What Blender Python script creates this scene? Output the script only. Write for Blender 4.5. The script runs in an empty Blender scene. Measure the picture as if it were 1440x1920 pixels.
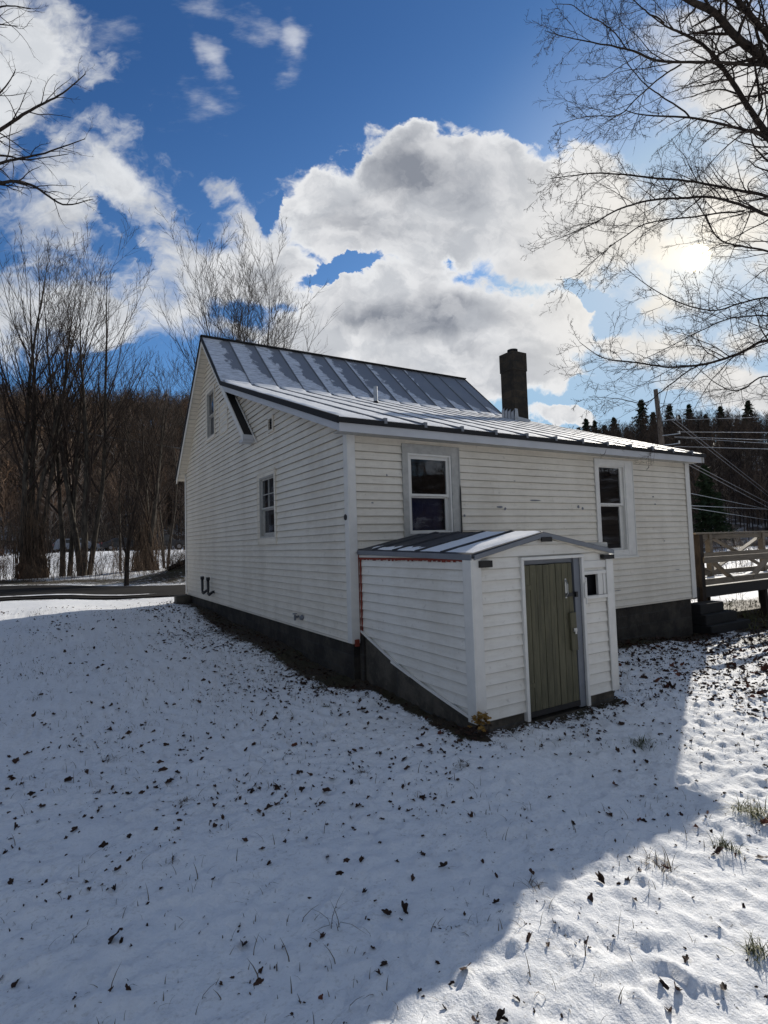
import bpy, math, random
import numpy as np
from mathutils import Vector, Matrix
R_=math.radians
random.seed(5); rng=np.random.default_rng(5)
scene=bpy.context.scene
# ------------------------------------------------------------ camera
cd=bpy.data.cameras.new('camera'); cam=bpy.data.objects.new('camera',cd); scene.collection.objects.link(cam)
CO=np.array([-3.5109,-6.7575,1.3155]); CF=np.array([0.51424,0.8557,0.05776]); CR=np.array([0.85764,-0.51335,-0.0305]); CU_=np.array([-0.00355,-0.06522,0.99786])
M=Matrix(((CR[0],CU_[0],-CF[0],CO[0]),(CR[1],CU_[1],-CF[1],CO[1]),(CR[2],CU_[2],-CF[2],CO[2]),(0,0,0,1)))
cam.matrix_world=M
cd.sensor_fit='VERTICAL'; cd.sensor_height=32; cd.lens=1032.99/1920*32; cd.clip_end=3000; cd.clip_start=.05
scene.camera=cam
scene.view_settings.view_transform='Standard'; scene.view_settings.look='None'; scene.view_settings.exposure=0.1; scene.view_settings.gamma=1
SUN=Vector((0.809,0.434,0.406)).normalized(); SEL=math.asin(SUN.z); SAZ=math.atan2(SUN.y,SUN.x)

CU=[(0.098, 0.627, 0.294, 0.142, -5.7, 1.3), (-0.054, 0.59, 0.142, 0.112, -1.7, 1.1), (0.26, 0.663, 0.203, 0.096, -1.7, 1.2), (0.077, 0.748, 0.053, 0.037, -1.7, 1.0), (0.252, 0.732, 0.071, 0.039, -1.7, 1.0), (0.41, 0.659, 0.112, 0.076, -1.7, 1.0), (-0.102, 0.68, 0.061, 0.056, -1.7, 0.9), (-0.01, 0.714, 0.061, 0.046, -1.7, 0.95), (0.162, 0.729, 0.061, 0.035, -1.7, 0.95), (0.332, 0.703, 0.061, 0.037, -1.7, 0.9), (-0.157, 0.661, 0.028, 0.03, 18.3, 0.7), (0.376, 0.577, 0.264, 0.122, -1.7, 1.1), (0.119, 0.401, 0.284, 0.107, -1.7, 1.3), (-0.068, 0.417, 0.102, 0.081, -1.7, 1.1), (0.287, 0.396, 0.203, 0.081, -1.7, 1.1), (0.214, 0.308, 0.223, 0.061, -1.7, 1.1), (0.053, 0.484, 0.132, 0.051, 13.3, 0.9), (0.705, 0.86, 0.213, 0.234, -1.7, 0.9), (0.695, 0.577, 0.264, 0.193, -1.7, 0.75), (0.523, 0.531, 0.122, 0.132, -1.7, 0.6), (0.663, 0.249, 0.152, 0.056, -11.7, 1.2), (0.328, 0.219, 0.061, 0.022, -1.7, 1.0), (0.463, 0.36, 0.061, 0.051, -1.7, 0.6), (0.546, 0.342, 0.112, 0.041, -1.7, 0.9), (0.525, 0.409, 0.061, 0.041, -1.7, 0.6), (0.66, 0.354, 0.081, 0.036, -1.7, 0.6), (-0.696, 0.883, 0.152, 0.264, -1.7, 1.3), (-0.574, 0.933, 0.142, 0.051, -16.7, 0.7), (-0.594, 0.701, 0.193, 0.173, -29.7, 1.0), (-0.473, 0.707, 0.152, 0.061, -39.7, 0.9), (-0.403, 0.632, 0.112, 0.046, -31.7, 0.7), (-0.292, 0.686, 0.071, 0.026, -41.7, 0.6), (-0.422, 0.822, 0.071, 0.061, -21.7, 0.35), (-0.404, 0.576, 0.173, 0.056, -26.7, 0.8), (-0.233, 0.606, 0.061, 0.041, -21.7, 0.7), (-0.583, 0.453, 0.335, 0.122, -1.7, 1.3), (-0.305, 0.506, 0.203, 0.091, -11.7, 1.1), (-0.185, 0.523, 0.081, 0.112, 33.3, 1.0), (-0.148, 0.379, 0.152, 0.061, -1.7, 1.0), (-0.286, 0.404, 0.122, 0.051, -1.7, 0.8)]
WI=[(-0.309, 0.957, 0.112, 0.03, -61.7, 0.55), (-0.161, 0.984, 0.091, 0.028, -81.7, 0.5), (-0.3, 0.849, 0.061, 0.061, -1.7, 0.3), (-0.554, 1.018, 0.142, 0.041, -11.7, 0.4), (-0.278, 1.031, 0.122, 0.03, -11.7, 0.35)]
HO=[(-0.071, 0.501, 0.107, 0.024, 20.3, 1.4), (0.122, 0.535, 0.037, 0.016, -21.7, 0.45), (0.409, 0.458, 0.071, 0.022, -26.7, 0.9), (0.447, 0.416, 0.051, 0.046, -36.7, 1.1), (-0.251, 0.448, 0.051, 0.046, -1.7, 0.9), (-0.3, 0.465, 0.025, 0.061, -1.7, 0.6), (0.39, 0.277, 0.056, 0.03, -1.7, 0.8), (0.583, 0.387, 0.061, 0.025, -1.7, 0.5), (-0.665, 0.776, 0.051, 0.041, -1.7, 0.8), (-0.504, 0.651, 0.091, 0.022, -43.7, 0.9), (-0.454, 0.577, 0.071, 0.018, -61.7, 0.7), (-0.405, 0.332, 0.234, 0.035, -1.7, 1.1), (-0.193, 0.641, 0.024, 0.056, -21.7, 1.3), (0.457, 0.245, 0.162, 0.025, -1.7, 1.2), (-0.391, 0.916, 0.091, 0.061, -1.7, 0.5), (-0.473, 0.871, 0.061, 0.03, -21.7, 0.4)]
GR=[(0.13, 0.688, 0.254, 0.112, -6.7, 1.0), (0.09, 0.42, 0.264, 0.071, 2.3, 1.15), (0.302, 0.502, 0.173, 0.056, 2.3, 0.8), (-0.003, 0.599, 0.152, 0.102, -1.7, 0.4), (0.245, 0.327, 0.183, 0.046, -5.7, 0.6), (-0.644, 0.619, 0.203, 0.091, -11.7, 0.45), (0.673, 0.253, 0.112, 0.046, -1.7, 0.6), (0.196, 0.582, 0.223, 0.071, -1.7, 0.5), (-0.643, 0.476, 0.244, 0.081, -1.7, 0.4), (-0.645, 0.85, 0.102, 0.122, -1.7, 0.3)]
RLIMB=[([(9.83, -2.94, 7.76), (8.49, -2.53, 9.29), (7.58, -2.31, 9.81), (6.81, -2.16, 10.08), (6.24, -2.12, 10.28), (5.61, -2.04, 10.27), (4.95, -1.94, 10.35)], 0.17, 0.05), ([(9.7, -2.7, 5.36), (8.65, -2.37, 7.72), (7.86, -2.12, 8.8), (7.38, -2.01, 9.27), (6.95, -1.92, 9.72), (6.53, -1.84, 10.02), (5.98, -1.67, 10.2), (5.61, -1.59, 10.24), (5.11, -1.46, 10.47)], 0.15, 0.03), ([(8.44, -2.53, 8.94), (7.89, -2.45, 9.43), (7.4, -2.41, 10.05), (7.0, -2.39, 10.23), (6.53, -2.33, 10.47), (6.15, -2.32, 10.59)], 0.11, 0.05), ([(9.36, -2.68, 6.32), (8.4, -2.47, 7.75), (7.51, -2.25, 8.38), (6.74, -2.06, 8.46), (5.87, -1.81, 8.45), (4.97, -1.54, 8.35), (4.46, -1.5, 8.27)], 0.11, 0.02), ([(8.27, -2.49, 9.84), (7.55, -2.32, 9.73), (6.62, -2.02, 9.61), (5.44, -1.57, 9.47), (4.77, -1.43, 9.49), (4.18, -1.34, 9.38), (3.58, -1.24, 9.28), (3.03, -1.17, 9.22)], 0.06, 0.012), ([(5.45, -1.92, 9.15), (5.01, -1.8, 8.82), (4.53, -1.64, 8.34), (4.18, -1.57, 8.01), (3.63, -1.4, 7.9), (3.07, -1.21, 7.66)], 0.03, 0.008), ([(9.54, -2.76, 5.92), (8.41, -2.43, 7.21), (7.53, -2.18, 7.44), (6.77, -1.98, 7.44), (5.9, -1.73, 7.43), (5.1, -1.5, 7.37), (4.21, -1.22, 7.3), (3.64, -1.13, 7.12), (3.12, -1.07, 6.93)], 0.075, 0.01), ([(9.57, -2.75, 5.52), (8.44, -2.39, 6.84), (7.59, -2.13, 7.09), (7.01, -2.02, 7.14), (6.32, -1.84, 7.2), (5.65, -1.67, 7.08), (5.03, -1.52, 6.94), (4.37, -1.34, 6.68), (3.91, -1.28, 6.38), (3.46, -1.22, 6.11), (3.02, -1.18, 5.88)], 0.07, 0.008), ([(9.54, -2.68, 4.73), (8.45, -2.35, 6.09), (7.59, -2.09, 6.39), (6.69, -1.78, 6.51), (6.16, -1.73, 6.97), (5.65, -1.69, 7.44)], 0.05, 0.01), ([(6.79, -2.11, 6.91), (5.92, -1.85, 6.72), (4.96, -1.54, 6.5), (4.36, -1.44, 6.14), (3.86, -1.39, 5.76), (3.3, -1.3, 5.29)], 0.03, 0.006), ([(9.78, -2.76, 3.72), (8.42, -2.26, 4.64), (7.54, -2.01, 4.78), (6.81, -1.81, 4.46), (6.07, -1.61, 4.24), (5.36, -1.44, 4.15), (4.67, -1.29, 4.17), (4.03, -1.17, 4.2), (3.52, -1.14, 4.37)], 0.06, 0.008), ([(6.07, -1.61, 4.25), (5.62, -1.49, 4.01), (5.18, -1.37, 3.7), (4.81, -1.3, 3.5), (4.33, -1.17, 3.55), (3.81, -1.02, 3.56)], 0.025, 0.006), ([(9.71, -2.77, 4.52), (8.42, -2.32, 5.46), (7.53, -2.06, 5.54), (6.86, -1.91, 5.35), (6.21, -1.77, 5.16), (5.52, -1.63, 5.19), (4.88, -1.52, 5.35), (4.29, -1.45, 5.6)], 0.045, 0.008), ([(9.71, -2.75, 4.32), (8.41, -2.3, 5.15), (7.52, -2.04, 5.23), (6.75, -1.84, 5.12), (6.04, -1.67, 4.83), (5.35, -1.5, 4.48), (4.74, -1.39, 4.2)], 0.04, 0.008), ([(7.47, -2.35, 9.72), (6.92, -2.32, 10.68), (6.67, -2.41, 10.7)], 0.05, 0.03), ([(7.46, -2.19, 9.12), (7.2, -2.24, 9.85), (6.94, -2.28, 10.49), (6.75, -2.34, 10.8)], 0.045, 0.02), ([(5.49, -1.66, 10.13), (5.15, -1.58, 10.22), (4.87, -1.53, 10.31), (4.6, -1.5, 10.47)], 0.03, 0.012), ([(4.42, -1.65, 9.15), (4.12, -1.58, 9.39), (3.71, -1.43, 9.57), (3.45, -1.37, 9.67), (3.17, -1.28, 9.64)], 0.02, 0.006), ([(6.0, -1.74, 8.55), (5.51, -1.63, 8.74), (5.03, -1.53, 8.92), (4.62, -1.48, 9.16), (4.37, -1.51, 9.34)], 0.028, 0.006), ([(9.8, -2.97, 3.28), (8.55, -2.48, 3.66), (7.38, -2.03, 4.06), (6.74, -1.87, 3.79), (6.22, -1.79, 3.83), (5.65, -1.7, 4.14)], 0.04, 0.008)]
LLIMB=[([(-6.07, 4.42, 5.67), (-4.99, 3.11, 6.84), (-4.15, 1.89, 7.01), (-3.77, 1.42, 7.12), (-3.47, 1.12, 7.2), (-3.19, 0.82, 7.38)], 0.05, 0.005), ([(-5.62, 3.98, 6.41), (-4.73, 2.96, 6.76), (-4.16, 2.15, 6.76), (-3.65, 1.61, 6.71), (-3.17, 1.09, 6.73)], 0.04, 0.004), ([(-6.07, 4.42, 5.67), (-4.99, 3.13, 6.46), (-4.16, 2.17, 6.43), (-3.78, 1.72, 6.25), (-3.41, 1.29, 5.86), (-3.09, 0.87, 5.79)], 0.04, 0.004), ([(-5.58, 3.68, 7.0), (-4.76, 2.71, 7.23), (-4.16, 1.97, 7.6), (-3.97, 1.72, 7.83)], 0.03, 0.004), ([(-5.27, 3.15, 8.71), (-4.55, 2.25, 8.68), (-4.15, 1.78, 8.68), (-3.78, 1.34, 8.44)], 0.03, 0.004), ([(-5.26, 3.16, 8.48), (-4.55, 2.26, 8.54), (-4.15, 1.79, 8.44), (-3.93, 1.44, 8.21)], 0.02, 0.003), ([(-5.71, 3.8, 6.45), (-4.86, 3.01, 7.07), (-4.16, 2.14, 6.83), (-3.84, 1.84, 6.68), (-3.35, 1.32, 6.59)], 0.03, 0.004)]

# ------------------------------------------------------------ node helper
class NT:
    def __init__(s,tree): s.t=tree; s.n=tree.nodes; s.l=tree.links
    def new(s,typ,**kw):
        nd=s.n.new(typ)
        for k,v in kw.items():
            if k=='inp':
                for a,b in v.items():
                    if hasattr(b,'is_linked') or isinstance(b,bpy.types.NodeSocket): s.l.new(b,nd.inputs[a])
                    else: nd.inputs[a].default_value=b
            else: setattr(nd,k,v)
        return nd
    def m(s,op,a,b=None,c=None,clamp=False):
        nd=s.n.new('ShaderNodeMath'); nd.operation=op; nd.use_clamp=clamp
        for i,x in enumerate((a,b,c)):
            if x is None: continue
            if isinstance(x,(int,float)): nd.inputs[i].default_value=x
            else: s.l.new(x,nd.inputs[i])
        return nd.outputs[0]
    def mix(s,f,a,b,typ='MIX'):
        nd=s.n.new('ShaderNodeMix'); nd.data_type='RGBA'; nd.blend_type=typ
        for i,x in ((0,f),(6,a),(7,b)):
            if isinstance(x,(int,float)): nd.inputs[i].default_value=x
            elif isinstance(x,(tuple,list)): nd.inputs[i].default_value=(x[0],x[1],x[2],1)
            else: s.l.new(x,nd.inputs[i])
        return nd.outputs[2]
    def ss(s,x,a,b,lo=0.,hi=1.):
        nd=s.n.new('ShaderNodeMapRange'); nd.interpolation_type='SMOOTHSTEP'
        s.l.new(x,nd.inputs[0]); nd.inputs[1].default_value=a; nd.inputs[2].default_value=b; nd.inputs[3].default_value=lo; nd.inputs[4].default_value=hi
        return nd.outputs[0]
    def noise(s,vec,scale,detail=4,rough=.5,dist=0.,out=0):
        nd=s.n.new('ShaderNodeTexNoise'); nd.inputs['Scale'].default_value=scale; nd.inputs['Detail'].default_value=detail
        nd.inputs['Roughness'].default_value=rough; nd.inputs['Distortion'].default_value=dist
        if vec is not None: s.l.new(vec,nd.inputs['Vector'])
        return nd.outputs[out]
    def mapping(s,vec,loc=(0,0,0),rot=(0,0,0),sc=(1,1,1),typ='POINT'):
        nd=s.n.new('ShaderNodeMapping'); nd.vector_type=typ
        nd.inputs[1].default_value=loc; nd.inputs[2].default_value=rot; nd.inputs[3].default_value=sc
        s.l.new(vec,nd.inputs[0]); return nd.outputs[0]
# ------------------------------------------------------------ world
w=bpy.data.worlds.new('World'); scene.world=w; w.use_nodes=True
t=NT(w.node_tree); bg=t.n['Background']; bg.inputs[1].default_value=.1
sky=t.new('ShaderNodeTexSky',sky_type='NISHITA',sun_disc=False,sun_elevation=SEL,sun_rotation=math.pi/2-SAZ,altitude=300,air_density=1.0,dust_density=.6,ozone_density=2.0)
tc=t.new('ShaderNodeTexCoord'); D=tc.outputs['Generated']
a0=R_(59)
def dot(v,c):
    nd=t.n.new('ShaderNodeVectorMath'); nd.operation='DOT_PRODUCT'; t.l.new(v,nd.inputs[0]); nd.inputs[1].default_value=c; return nd.outputs['Value']
df=dot(D,(math.cos(a0),math.sin(a0),0)); dr=dot(D,(math.sin(a0),-math.cos(a0),0)); dz=dot(D,(0,0,1))
k=t.m('MAXIMUM',df,.12)
cmb=t.n.new('ShaderNodeCombineXYZ'); t.l.new(t.m('DIVIDE',dr,k),cmb.inputs[0]); t.l.new(t.m('DIVIDE',dz,k),cmb.inputs[1]); UVs=cmb.outputs[0]
# warp
def warp(vec,scale,amt,detail=5,rough=.6):
    n=t.noise(vec,scale,detail,rough,out=1)
    s1=t.n.new('ShaderNodeVectorMath'); s1.operation='SUBTRACT'; t.l.new(n,s1.inputs[0]); s1.inputs[1].default_value=(.5,.5,.5)
    s2=t.n.new('ShaderNodeVectorMath'); s2.operation='SCALE'; t.l.new(s1.outputs[0],s2.inputs[0]); s2.inputs['Scale'].default_value=amt
    s3=t.n.new('ShaderNodeVectorMath'); s3.operation='ADD'; t.l.new(vec,s3.inputs[0]); t.l.new(s2.outputs[0],s3.inputs[1]); return s3.outputs[0]
UVw=warp(UVs,4.5,.17,7,.58)
UVw=warp(UVw,14,.055,6,.62)
UVx=warp(UVs,3.2,.22,5,.6)
def blobs(L,vec,p=1.0):
    acc=None
    for (u,v,ru,rv,rot,st) in L:
        mp=t.mapping(vec,(u,v,0),(0,0,R_(rot)),(ru,rv,1),'TEXTURE')
        ln=t.n.new('ShaderNodeVectorMath'); ln.operation='LENGTH'; 
        # flatten z
        sp=t.n.new('ShaderNodeVectorMath'); sp.operation='MULTIPLY'; t.l.new(mp,sp.inputs[0]); sp.inputs[1].default_value=(1,1,0)
        t.l.new(sp.outputs[0],ln.inputs[0])
        f=t.m('MULTIPLY',t.m('SUBTRACT',1.,ln.outputs['Value']),st)
        acc=f if acc is None else t.m('SMOOTH_MAX',acc,f,.12)
    return acc
n1=t.noise(t.mapping(UVx,rot=(0,0,.55),sc=(1,1.5,1)),6.5,10,.60); n2=t.noise(D,2.1,5,.5)
cum=blobs(CU,UVw)
hol=t.m('MAXIMUM',blobs(HO,UVw),0.)
generic=t.m('MULTIPLY',t.m('SUBTRACT',n2,.503),5.)     # unseen sky away from the view direction, cloud cover set for the shade's brightness
far_m=t.ss(df,.25,.45)
cum=t.m('ADD',t.m('MULTIPLY',cum,far_m),t.m('MULTIPLY',generic,t.m('SUBTRACT',1.,far_m)))
ux=dot(UVs,(1,0,0)); lf=t.ss(ux,-.12,-.34); rt=t.ss(ux,.36,.52); soft=t.m('MAXIMUM',lf,rt)
namp=t.m('ADD',1.5,t.m('MULTIPLY',lf,1.7))
dens=t.m('ADD',t.m('SUBTRACT',cum,t.m('MULTIPLY',hol,1.15)),t.m('MULTIPLY',t.m('SUBTRACT',n1,.5),namp))
# on the right, feathered on the left
wid=t.m('ADD',.24,t.m('ADD',t.m('MULTIPLY',rt,.42),t.m('MULTIPLY',lf,.62)))
al=t.n.new('ShaderNodeMapRange'); al.interpolation_type='SMOOTHSTEP'; t.l.new(dens,al.inputs[0]); al.inputs[1].default_value=-.02
t.l.new(wid,al.inputs[2]); alpha=al.outputs[0]
wis=blobs(WI,UVx)
n3=t.noise(t.mapping(UVs,rot=(0,0,.9),sc=(1,2.6,1)),7,8,.62)
wd=t.ss(t.m('ADD',wis,t.m('MULTIPLY',t.m('SUBTRACT',n3,.5),1.5)),.0,.75,0,.55)
alpha=t.m('MAXIMUM',alpha,t.m('MULTIPLY',wd,far_m))
# sun closeness
sd=dot(D,tuple(SUN)); 
ang=t.m('MULTIPLY',t.m('ARCCOSINE',t.m('MINIMUM',sd,1.)),180/math.pi)
gr=t.m('MAXIMUM',blobs(GR,UVx),0.); 
thick=t.ss(dens,.12,.85)
n4=t.noise(t.mapping(UVw,sc=(1,1.7,1)),6.5,6,.55)
g=t.m('MULTIPLY',t.m('MULTIPLY',t.ss(gr,0,.95),.95),t.ss(n4,.30,.66,.45,1.1))
g=t.m('ADD',g,t.m('MULTIPLY',t.m('MULTIPLY',thick,t.ss(n4,.44,.68)),.38))
g=t.m('MULTIPLY',g,t.ss(ang,8,24,.1,1.))
g=t.m('MINIMUM',g,1.)
body=t.ss(dens,.0,.55)
n5=t.noise(t.mapping(UVw,sc=(1,1.3,1)),9,8,.6)
base=t.mix(body,(8.8,8.9,9.0),(5.3,5.5,5.85))
base=t.mix(t.ss(n5,.38,.62,.0,.85),base,(7.7,7.75,7.9))
left=t.ss(dot(UVs,(1,0,0)),-.2,-.45)
base=t.mix(t.m('MULTIPLY',left,.55),base,(6.6,6.9,7.3))
cc=t.mix(g,base,(2.35,2.55,3.0))
warm=t.ss(ang,3,20,1,0)
cc=t.mix(t.m('MULTIPLY',warm,.6),cc,(9.0,8.5,7.6))
mn=t.n.new('ShaderNodeVectorMath'); mn.operation='MINIMUM'; t.l.new(sky.outputs[0],mn.inputs[0]); mn.inputs[1].default_value=(7,7,7)
skc=t.mix(1.,mn.outputs[0],t.mix(far_m,(1.04,.99,.95),(.46,.745,1.03)),'MULTIPLY')  # unseen rear sky gets its own tint, to make the shade less blue
upm=t.ss(dot(UVs,(0,1,0)),.35,1.0)
skc=t.mix(t.m('MULTIPLY',upm,.62),skc,t.mix(1.,skc,(.45,.62,.78),'MULTIPLY'))
veil=t.m('MULTIPLY',t.ss(ang,2,24,1,0),.55)
skc=t.mix(veil,skc,(5.6,6.1,7.2))
col=t.mix(alpha,skc,cc)
glow=t.m('ADD',t.ss(ang,.7,1.2,50,0),t.m('MULTIPLY',t.m('EXPONENT',t.m('MULTIPLY',ang,-.45)),5.5))
gv=t.n.new('ShaderNodeVectorMath'); gv.operation='SCALE'; gv.inputs[0].default_value=(1,.84,.52); t.l.new(glow,gv.inputs['Scale'])
ad=t.mix(1.,col,gv.outputs[0],'ADD')
t.l.new(ad,bg.inputs[0])
w.cycles.sampling_method='MANUAL'; w.cycles.sample_map_resolution=1024
# ------------------------------------------------------------ sun
sl=bpy.data.lights.new('sun','SUN'); sl.energy=4.6; sl.angle=R_(.55); sl.color=(1,.93,.82)
so=bpy.data.objects.new('sun',sl); scene.collection.objects.link(so)
so.rotation_euler=SUN.to_track_quat('Z','Y').to_euler()
# ------------------------------------------------------------ object helpers
col0=scene.collection
class MB:
    def __init__(s): s.V=[]; s.F=[]; s.n=0; s.A=[]
    def add(s,v,f,a=0.):
        v=np.asarray(v,float).reshape(-1,3); s.V.append(v); s.A.append(np.full(len(v),a))
        s.F.extend([tuple(int(i)+s.n for i in q) for q in f]); s.n+=len(v)
    def quad(s,a,b,c,d): s.add([a,b,c,d],[(0,1,2,3)])
    def box(s,lo,hi):
        x0,y0,z0=lo; x1,y1,z1=hi
        s.add([(x0,y0,z0),(x1,y0,z0),(x1,y1,z0),(x0,y1,z0),(x0,y0,z1),(x1,y0,z1),(x1,y1,z1),(x0,y1,z1)],
              [(0,3,2,1),(4,5,6,7),(0,1,5,4),(1,2,6,5),(2,3,7,6),(3,0,4,7)])
    def hexa(s,p): # 8 pts, bottom 4 ccw, top 4
        s.add(p,[(0,3,2,1),(4,5,6,7),(0,1,5,4),(1,2,6,5),(2,3,7,6),(3,0,4,7)])
    def beam(s,a,b,wd,ht,up=(0,0,1)):
        a=np.array(a,float); b=np.array(b,float); d=(b-a)/np.linalg.norm(b-a); up=np.array(up,float)
        sd=np.cross(d,up); sd/=np.linalg.norm(sd); u=np.cross(sd,d)
        o=[]
        for e in (a,b):
            for i,j in ((-1,-1),(1,-1),(1,1),(-1,1)): o.append(e+sd*i*wd/2+u*j*ht/2)
        s.add(o,[(0,1,2,3),(7,6,5,4),(0,4,5,1),(1,5,6,2),(2,6,7,3),(3,7,4,0)])
    def prism(s,poly,d): # poly list of 3d pts, extruded by vector d
        n=len(poly); p=[np.array(q,float) for q in poly]; d=np.array(d,float)
        s.add(p+[q+d for q in p],[tuple(range(n))[::-1],tuple(range(n,2*n))]+[(i,(i+1)%n,n+(i+1)%n,n+i) for i in range(n)])
    def tube(s,P,r,k=8,caps=True,a=0.):
        P=np.asarray(P,float); n=len(P); r=np.broadcast_to(np.asarray(r,float),(n,))
        T=np.gradient(P,axis=0); T/=np.linalg.norm(T,axis=1)[:,None]+1e-9
        ref=np.array([0.31,.2,1.]) if abs(T[0][2])<.8 else np.array([1.,.2,.1])
        S=np.cross(T,ref); S/=np.linalg.norm(S,axis=1)[:,None]+1e-9; Uu=np.cross(S,T)
        an=np.arange(k)*2*math.pi/k
        V=P[:,None,:]+r[:,None,None]*(np.cos(an)[None,:,None]*S[:,None,:]+np.sin(an)[None,:,None]*Uu[:,None,:])
        F=[(i*k+j,i*k+(j+1)%k,(i+1)*k+(j+1)%k,(i+1)*k+j) for i in range(n-1) for j in range(k)]
        if caps: F+= [tuple(range(k))[::-1],tuple(range((n-1)*k,n*k))]
        s.add(V.reshape(-1,3),F,a)
    def build(s,name,mat,parent=None,smooth=False,kind=None,attr=None,bevel=0):
        me=bpy.data.meshes.new(name); off=np.zeros(3)
        if parent is not None: off=np.array(rootloc(parent))
        V=np.concatenate(s.V)-off
        me.from_pydata(V.tolist(),[],s.F); me.materials.append(mat)
        if attr:
            at=me.attributes.new(attr,'FLOAT','POINT'); at.data.foreach_set('value',np.concatenate(s.A).astype(np.float32))
        if smooth: me.polygons.foreach_set('use_smooth',[True]*len(me.polygons))
        me.update()
        o=bpy.data.objects.new(name,me); col0.objects.link(o)
        if parent is not None: o.parent=parent
        if kind: o['kind']=kind
        if bevel:
            b=o.modifiers.new('bevel','BEVEL'); b.width=bevel; b.segments=2; b.limit_method='ANGLE'
        return o
def rootloc(o):
    p=Vector((0,0,0))
    while o is not None: p+=o.location; o=o.parent
    return p
def tag(o,label=None,cat=None,group=None,kind=None):
    if label: o['label']=label
    if cat: o['category']=cat
    if group: o['group']=group
    if kind: o['kind']=kind
    return o
def thing(name,label,cat,loc,group=None):
    o=bpy.data.objects.new(name,None); o.empty_display_size=.2; col0.objects.link(o); o.location=loc
    return tag(o,label,cat,group)
def dup(o,loc,rz=0,sc=1,label=None):
    c=o.copy(); col0.objects.link(c); c.location=loc; c.rotation_euler=(0,0,rz); c.scale=(sc,sc,sc)
    if label: c['label']=label
    for ch in o.children:
        d=ch.copy(); col0.objects.link(d); d.parent=c
        for g in ch.children:
            e=g.copy(); col0.objects.link(e); e.parent=d
    return c
# bulk mesh from numpy arrays
def np_mesh(name,V,Q,mat,parent=None,attr=None,smooth=False,kind=None):
    me=bpy.data.meshes.new(name); off=np.array(rootloc(parent)) if parent is not None else np.zeros(3)
    V=(V-off).astype(np.float32); k=Q.shape[1]; nq=len(Q)
    me.vertices.add(len(V)); me.vertices.foreach_set('co',V.ravel())
    me.loops.add(nq*k); me.loops.foreach_set('vertex_index',Q.astype(np.int32).ravel())
    me.polygons.add(nq); me.polygons.foreach_set('loop_start',np.arange(0,nq*k,k,dtype=np.int32))
    try: me.polygons.foreach_set('loop_total',np.full(nq,k,dtype=np.int32))
    except Exception: pass
    me.materials.append(mat)
    if attr:
        for an,av in attr.items():
            a=me.attributes.new(an,'FLOAT','POINT'); a.data.foreach_set('value',av.astype(np.float32))
    if smooth: me.polygons.foreach_set('use_smooth',np.ones(nq,dtype=bool))
    me.update(calc_edges=True)
    o=bpy.data.objects.new(name,me); col0.objects.link(o)
    if parent is not None: o.parent=parent
    if kind: o['kind']=kind
    return o
# ------------------------------------------------------------ numpy noise
_p=np.random.default_rng(9).random((256,256))
def vn(x,y,s=0):
    x=x+s*17.3; y=y+s*9.1
    xi=np.floor(x).astype(int); yi=np.floor(y).astype(int); fx=x-xi; fy=y-yi
    fx=fx*fx*fx*(fx*(fx*6-15)+10); fy=fy*fy*fy*(fy*(fy*6-15)+10)
    g=lambda a,b:_p[a&255,b&255]
    return (g(xi,yi)*(1-fx)+g(xi+1,yi)*fx)*(1-fy)+(g(xi,yi+1)*(1-fx)+g(xi+1,yi+1)*fx)*fy-.5
def fbm(x,y,o=4,s=0):
    r=0;a=1
    for i in range(o): r=r+a*vn(x*2**i,y*2**i,s+i); a*=.5
    return r
# ------------------------------------------------------------ ground height
CP=np.array([(0,0,-.515),(0,3.6,-.38),(0,10,-.26),(5.5,0,-.64),(8.1,0,-.8),(9,-1,-.8),(13,1,-.8),(14,3,-.8),(0,-2.45,-.56),(2.25,-2.45,-.6),(1.2,-3.2,-.66),
 (1,-4.2,-.83),(1.6,-4.0,-.82),(.5,-4.2,-.79),(-2.5,-4.4,-.735),(-1,-4.5,-.735),(.4,-4.9,-.79),(-1.8,-5.2,-.75),(-4.6,7.2,-.16),(-5,10,-.12),(-9,7,-.15),(-5,2,-.45),(-8,-2,-.7),(-5,-4,-.76),(-6,-10,-.9),(0,-10,-.9),(8,-8,-.95),(12,-5,-.9),
 (-3,-2,-.66),(-3,3.5,-.4),(3,-2,-.66),(6,-2.5,-.78),(5,-5,-.8),(-5,14,-.05),(0,13,-.2),(0,17,-.2),(-6,24,-.05),(8,14,-.3),(4,5,-.4),(14,14,-.5),(2,24,-.1),(-5,29,.02),(2,29,.15),(-12,33,.1),
 (8,56,1.3),(2,62,1.45),(-12,58,1.2),(-25,40,.4),(-30,10,-.1),(40,20,-.5),(22,6,-.75),(60,25,-.1),(60,0,-.6),(-3.5,-30,-1.2),(-30,-15,-1),(25,-25,-1.1),(20,30,-.2),(35,50,.5),(90,60,.4),(0,90,1.6)])
def ss(x,a,b):
    q=np.clip((x-a)/(b-a),0,1); return q*q*(3-2*q)
def ridge_el(az):  # degrees of ridge height seen from the yard, by azimuth in degrees
    az=np.mod(az+180,360)-180
    e=9.0+0*az
    xs=[-180,-90,-30,0,15,22,30,38,46,58,70,78,86,94,100,120,180]
    ys=[6.5,7.5,7.5,8,8.6,8.3,8.9,8.6,8.4,9.5,11.6,12.9,12.6,11.9,11.5,9,6.5]
    return np.interp(az,xs,ys)
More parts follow.
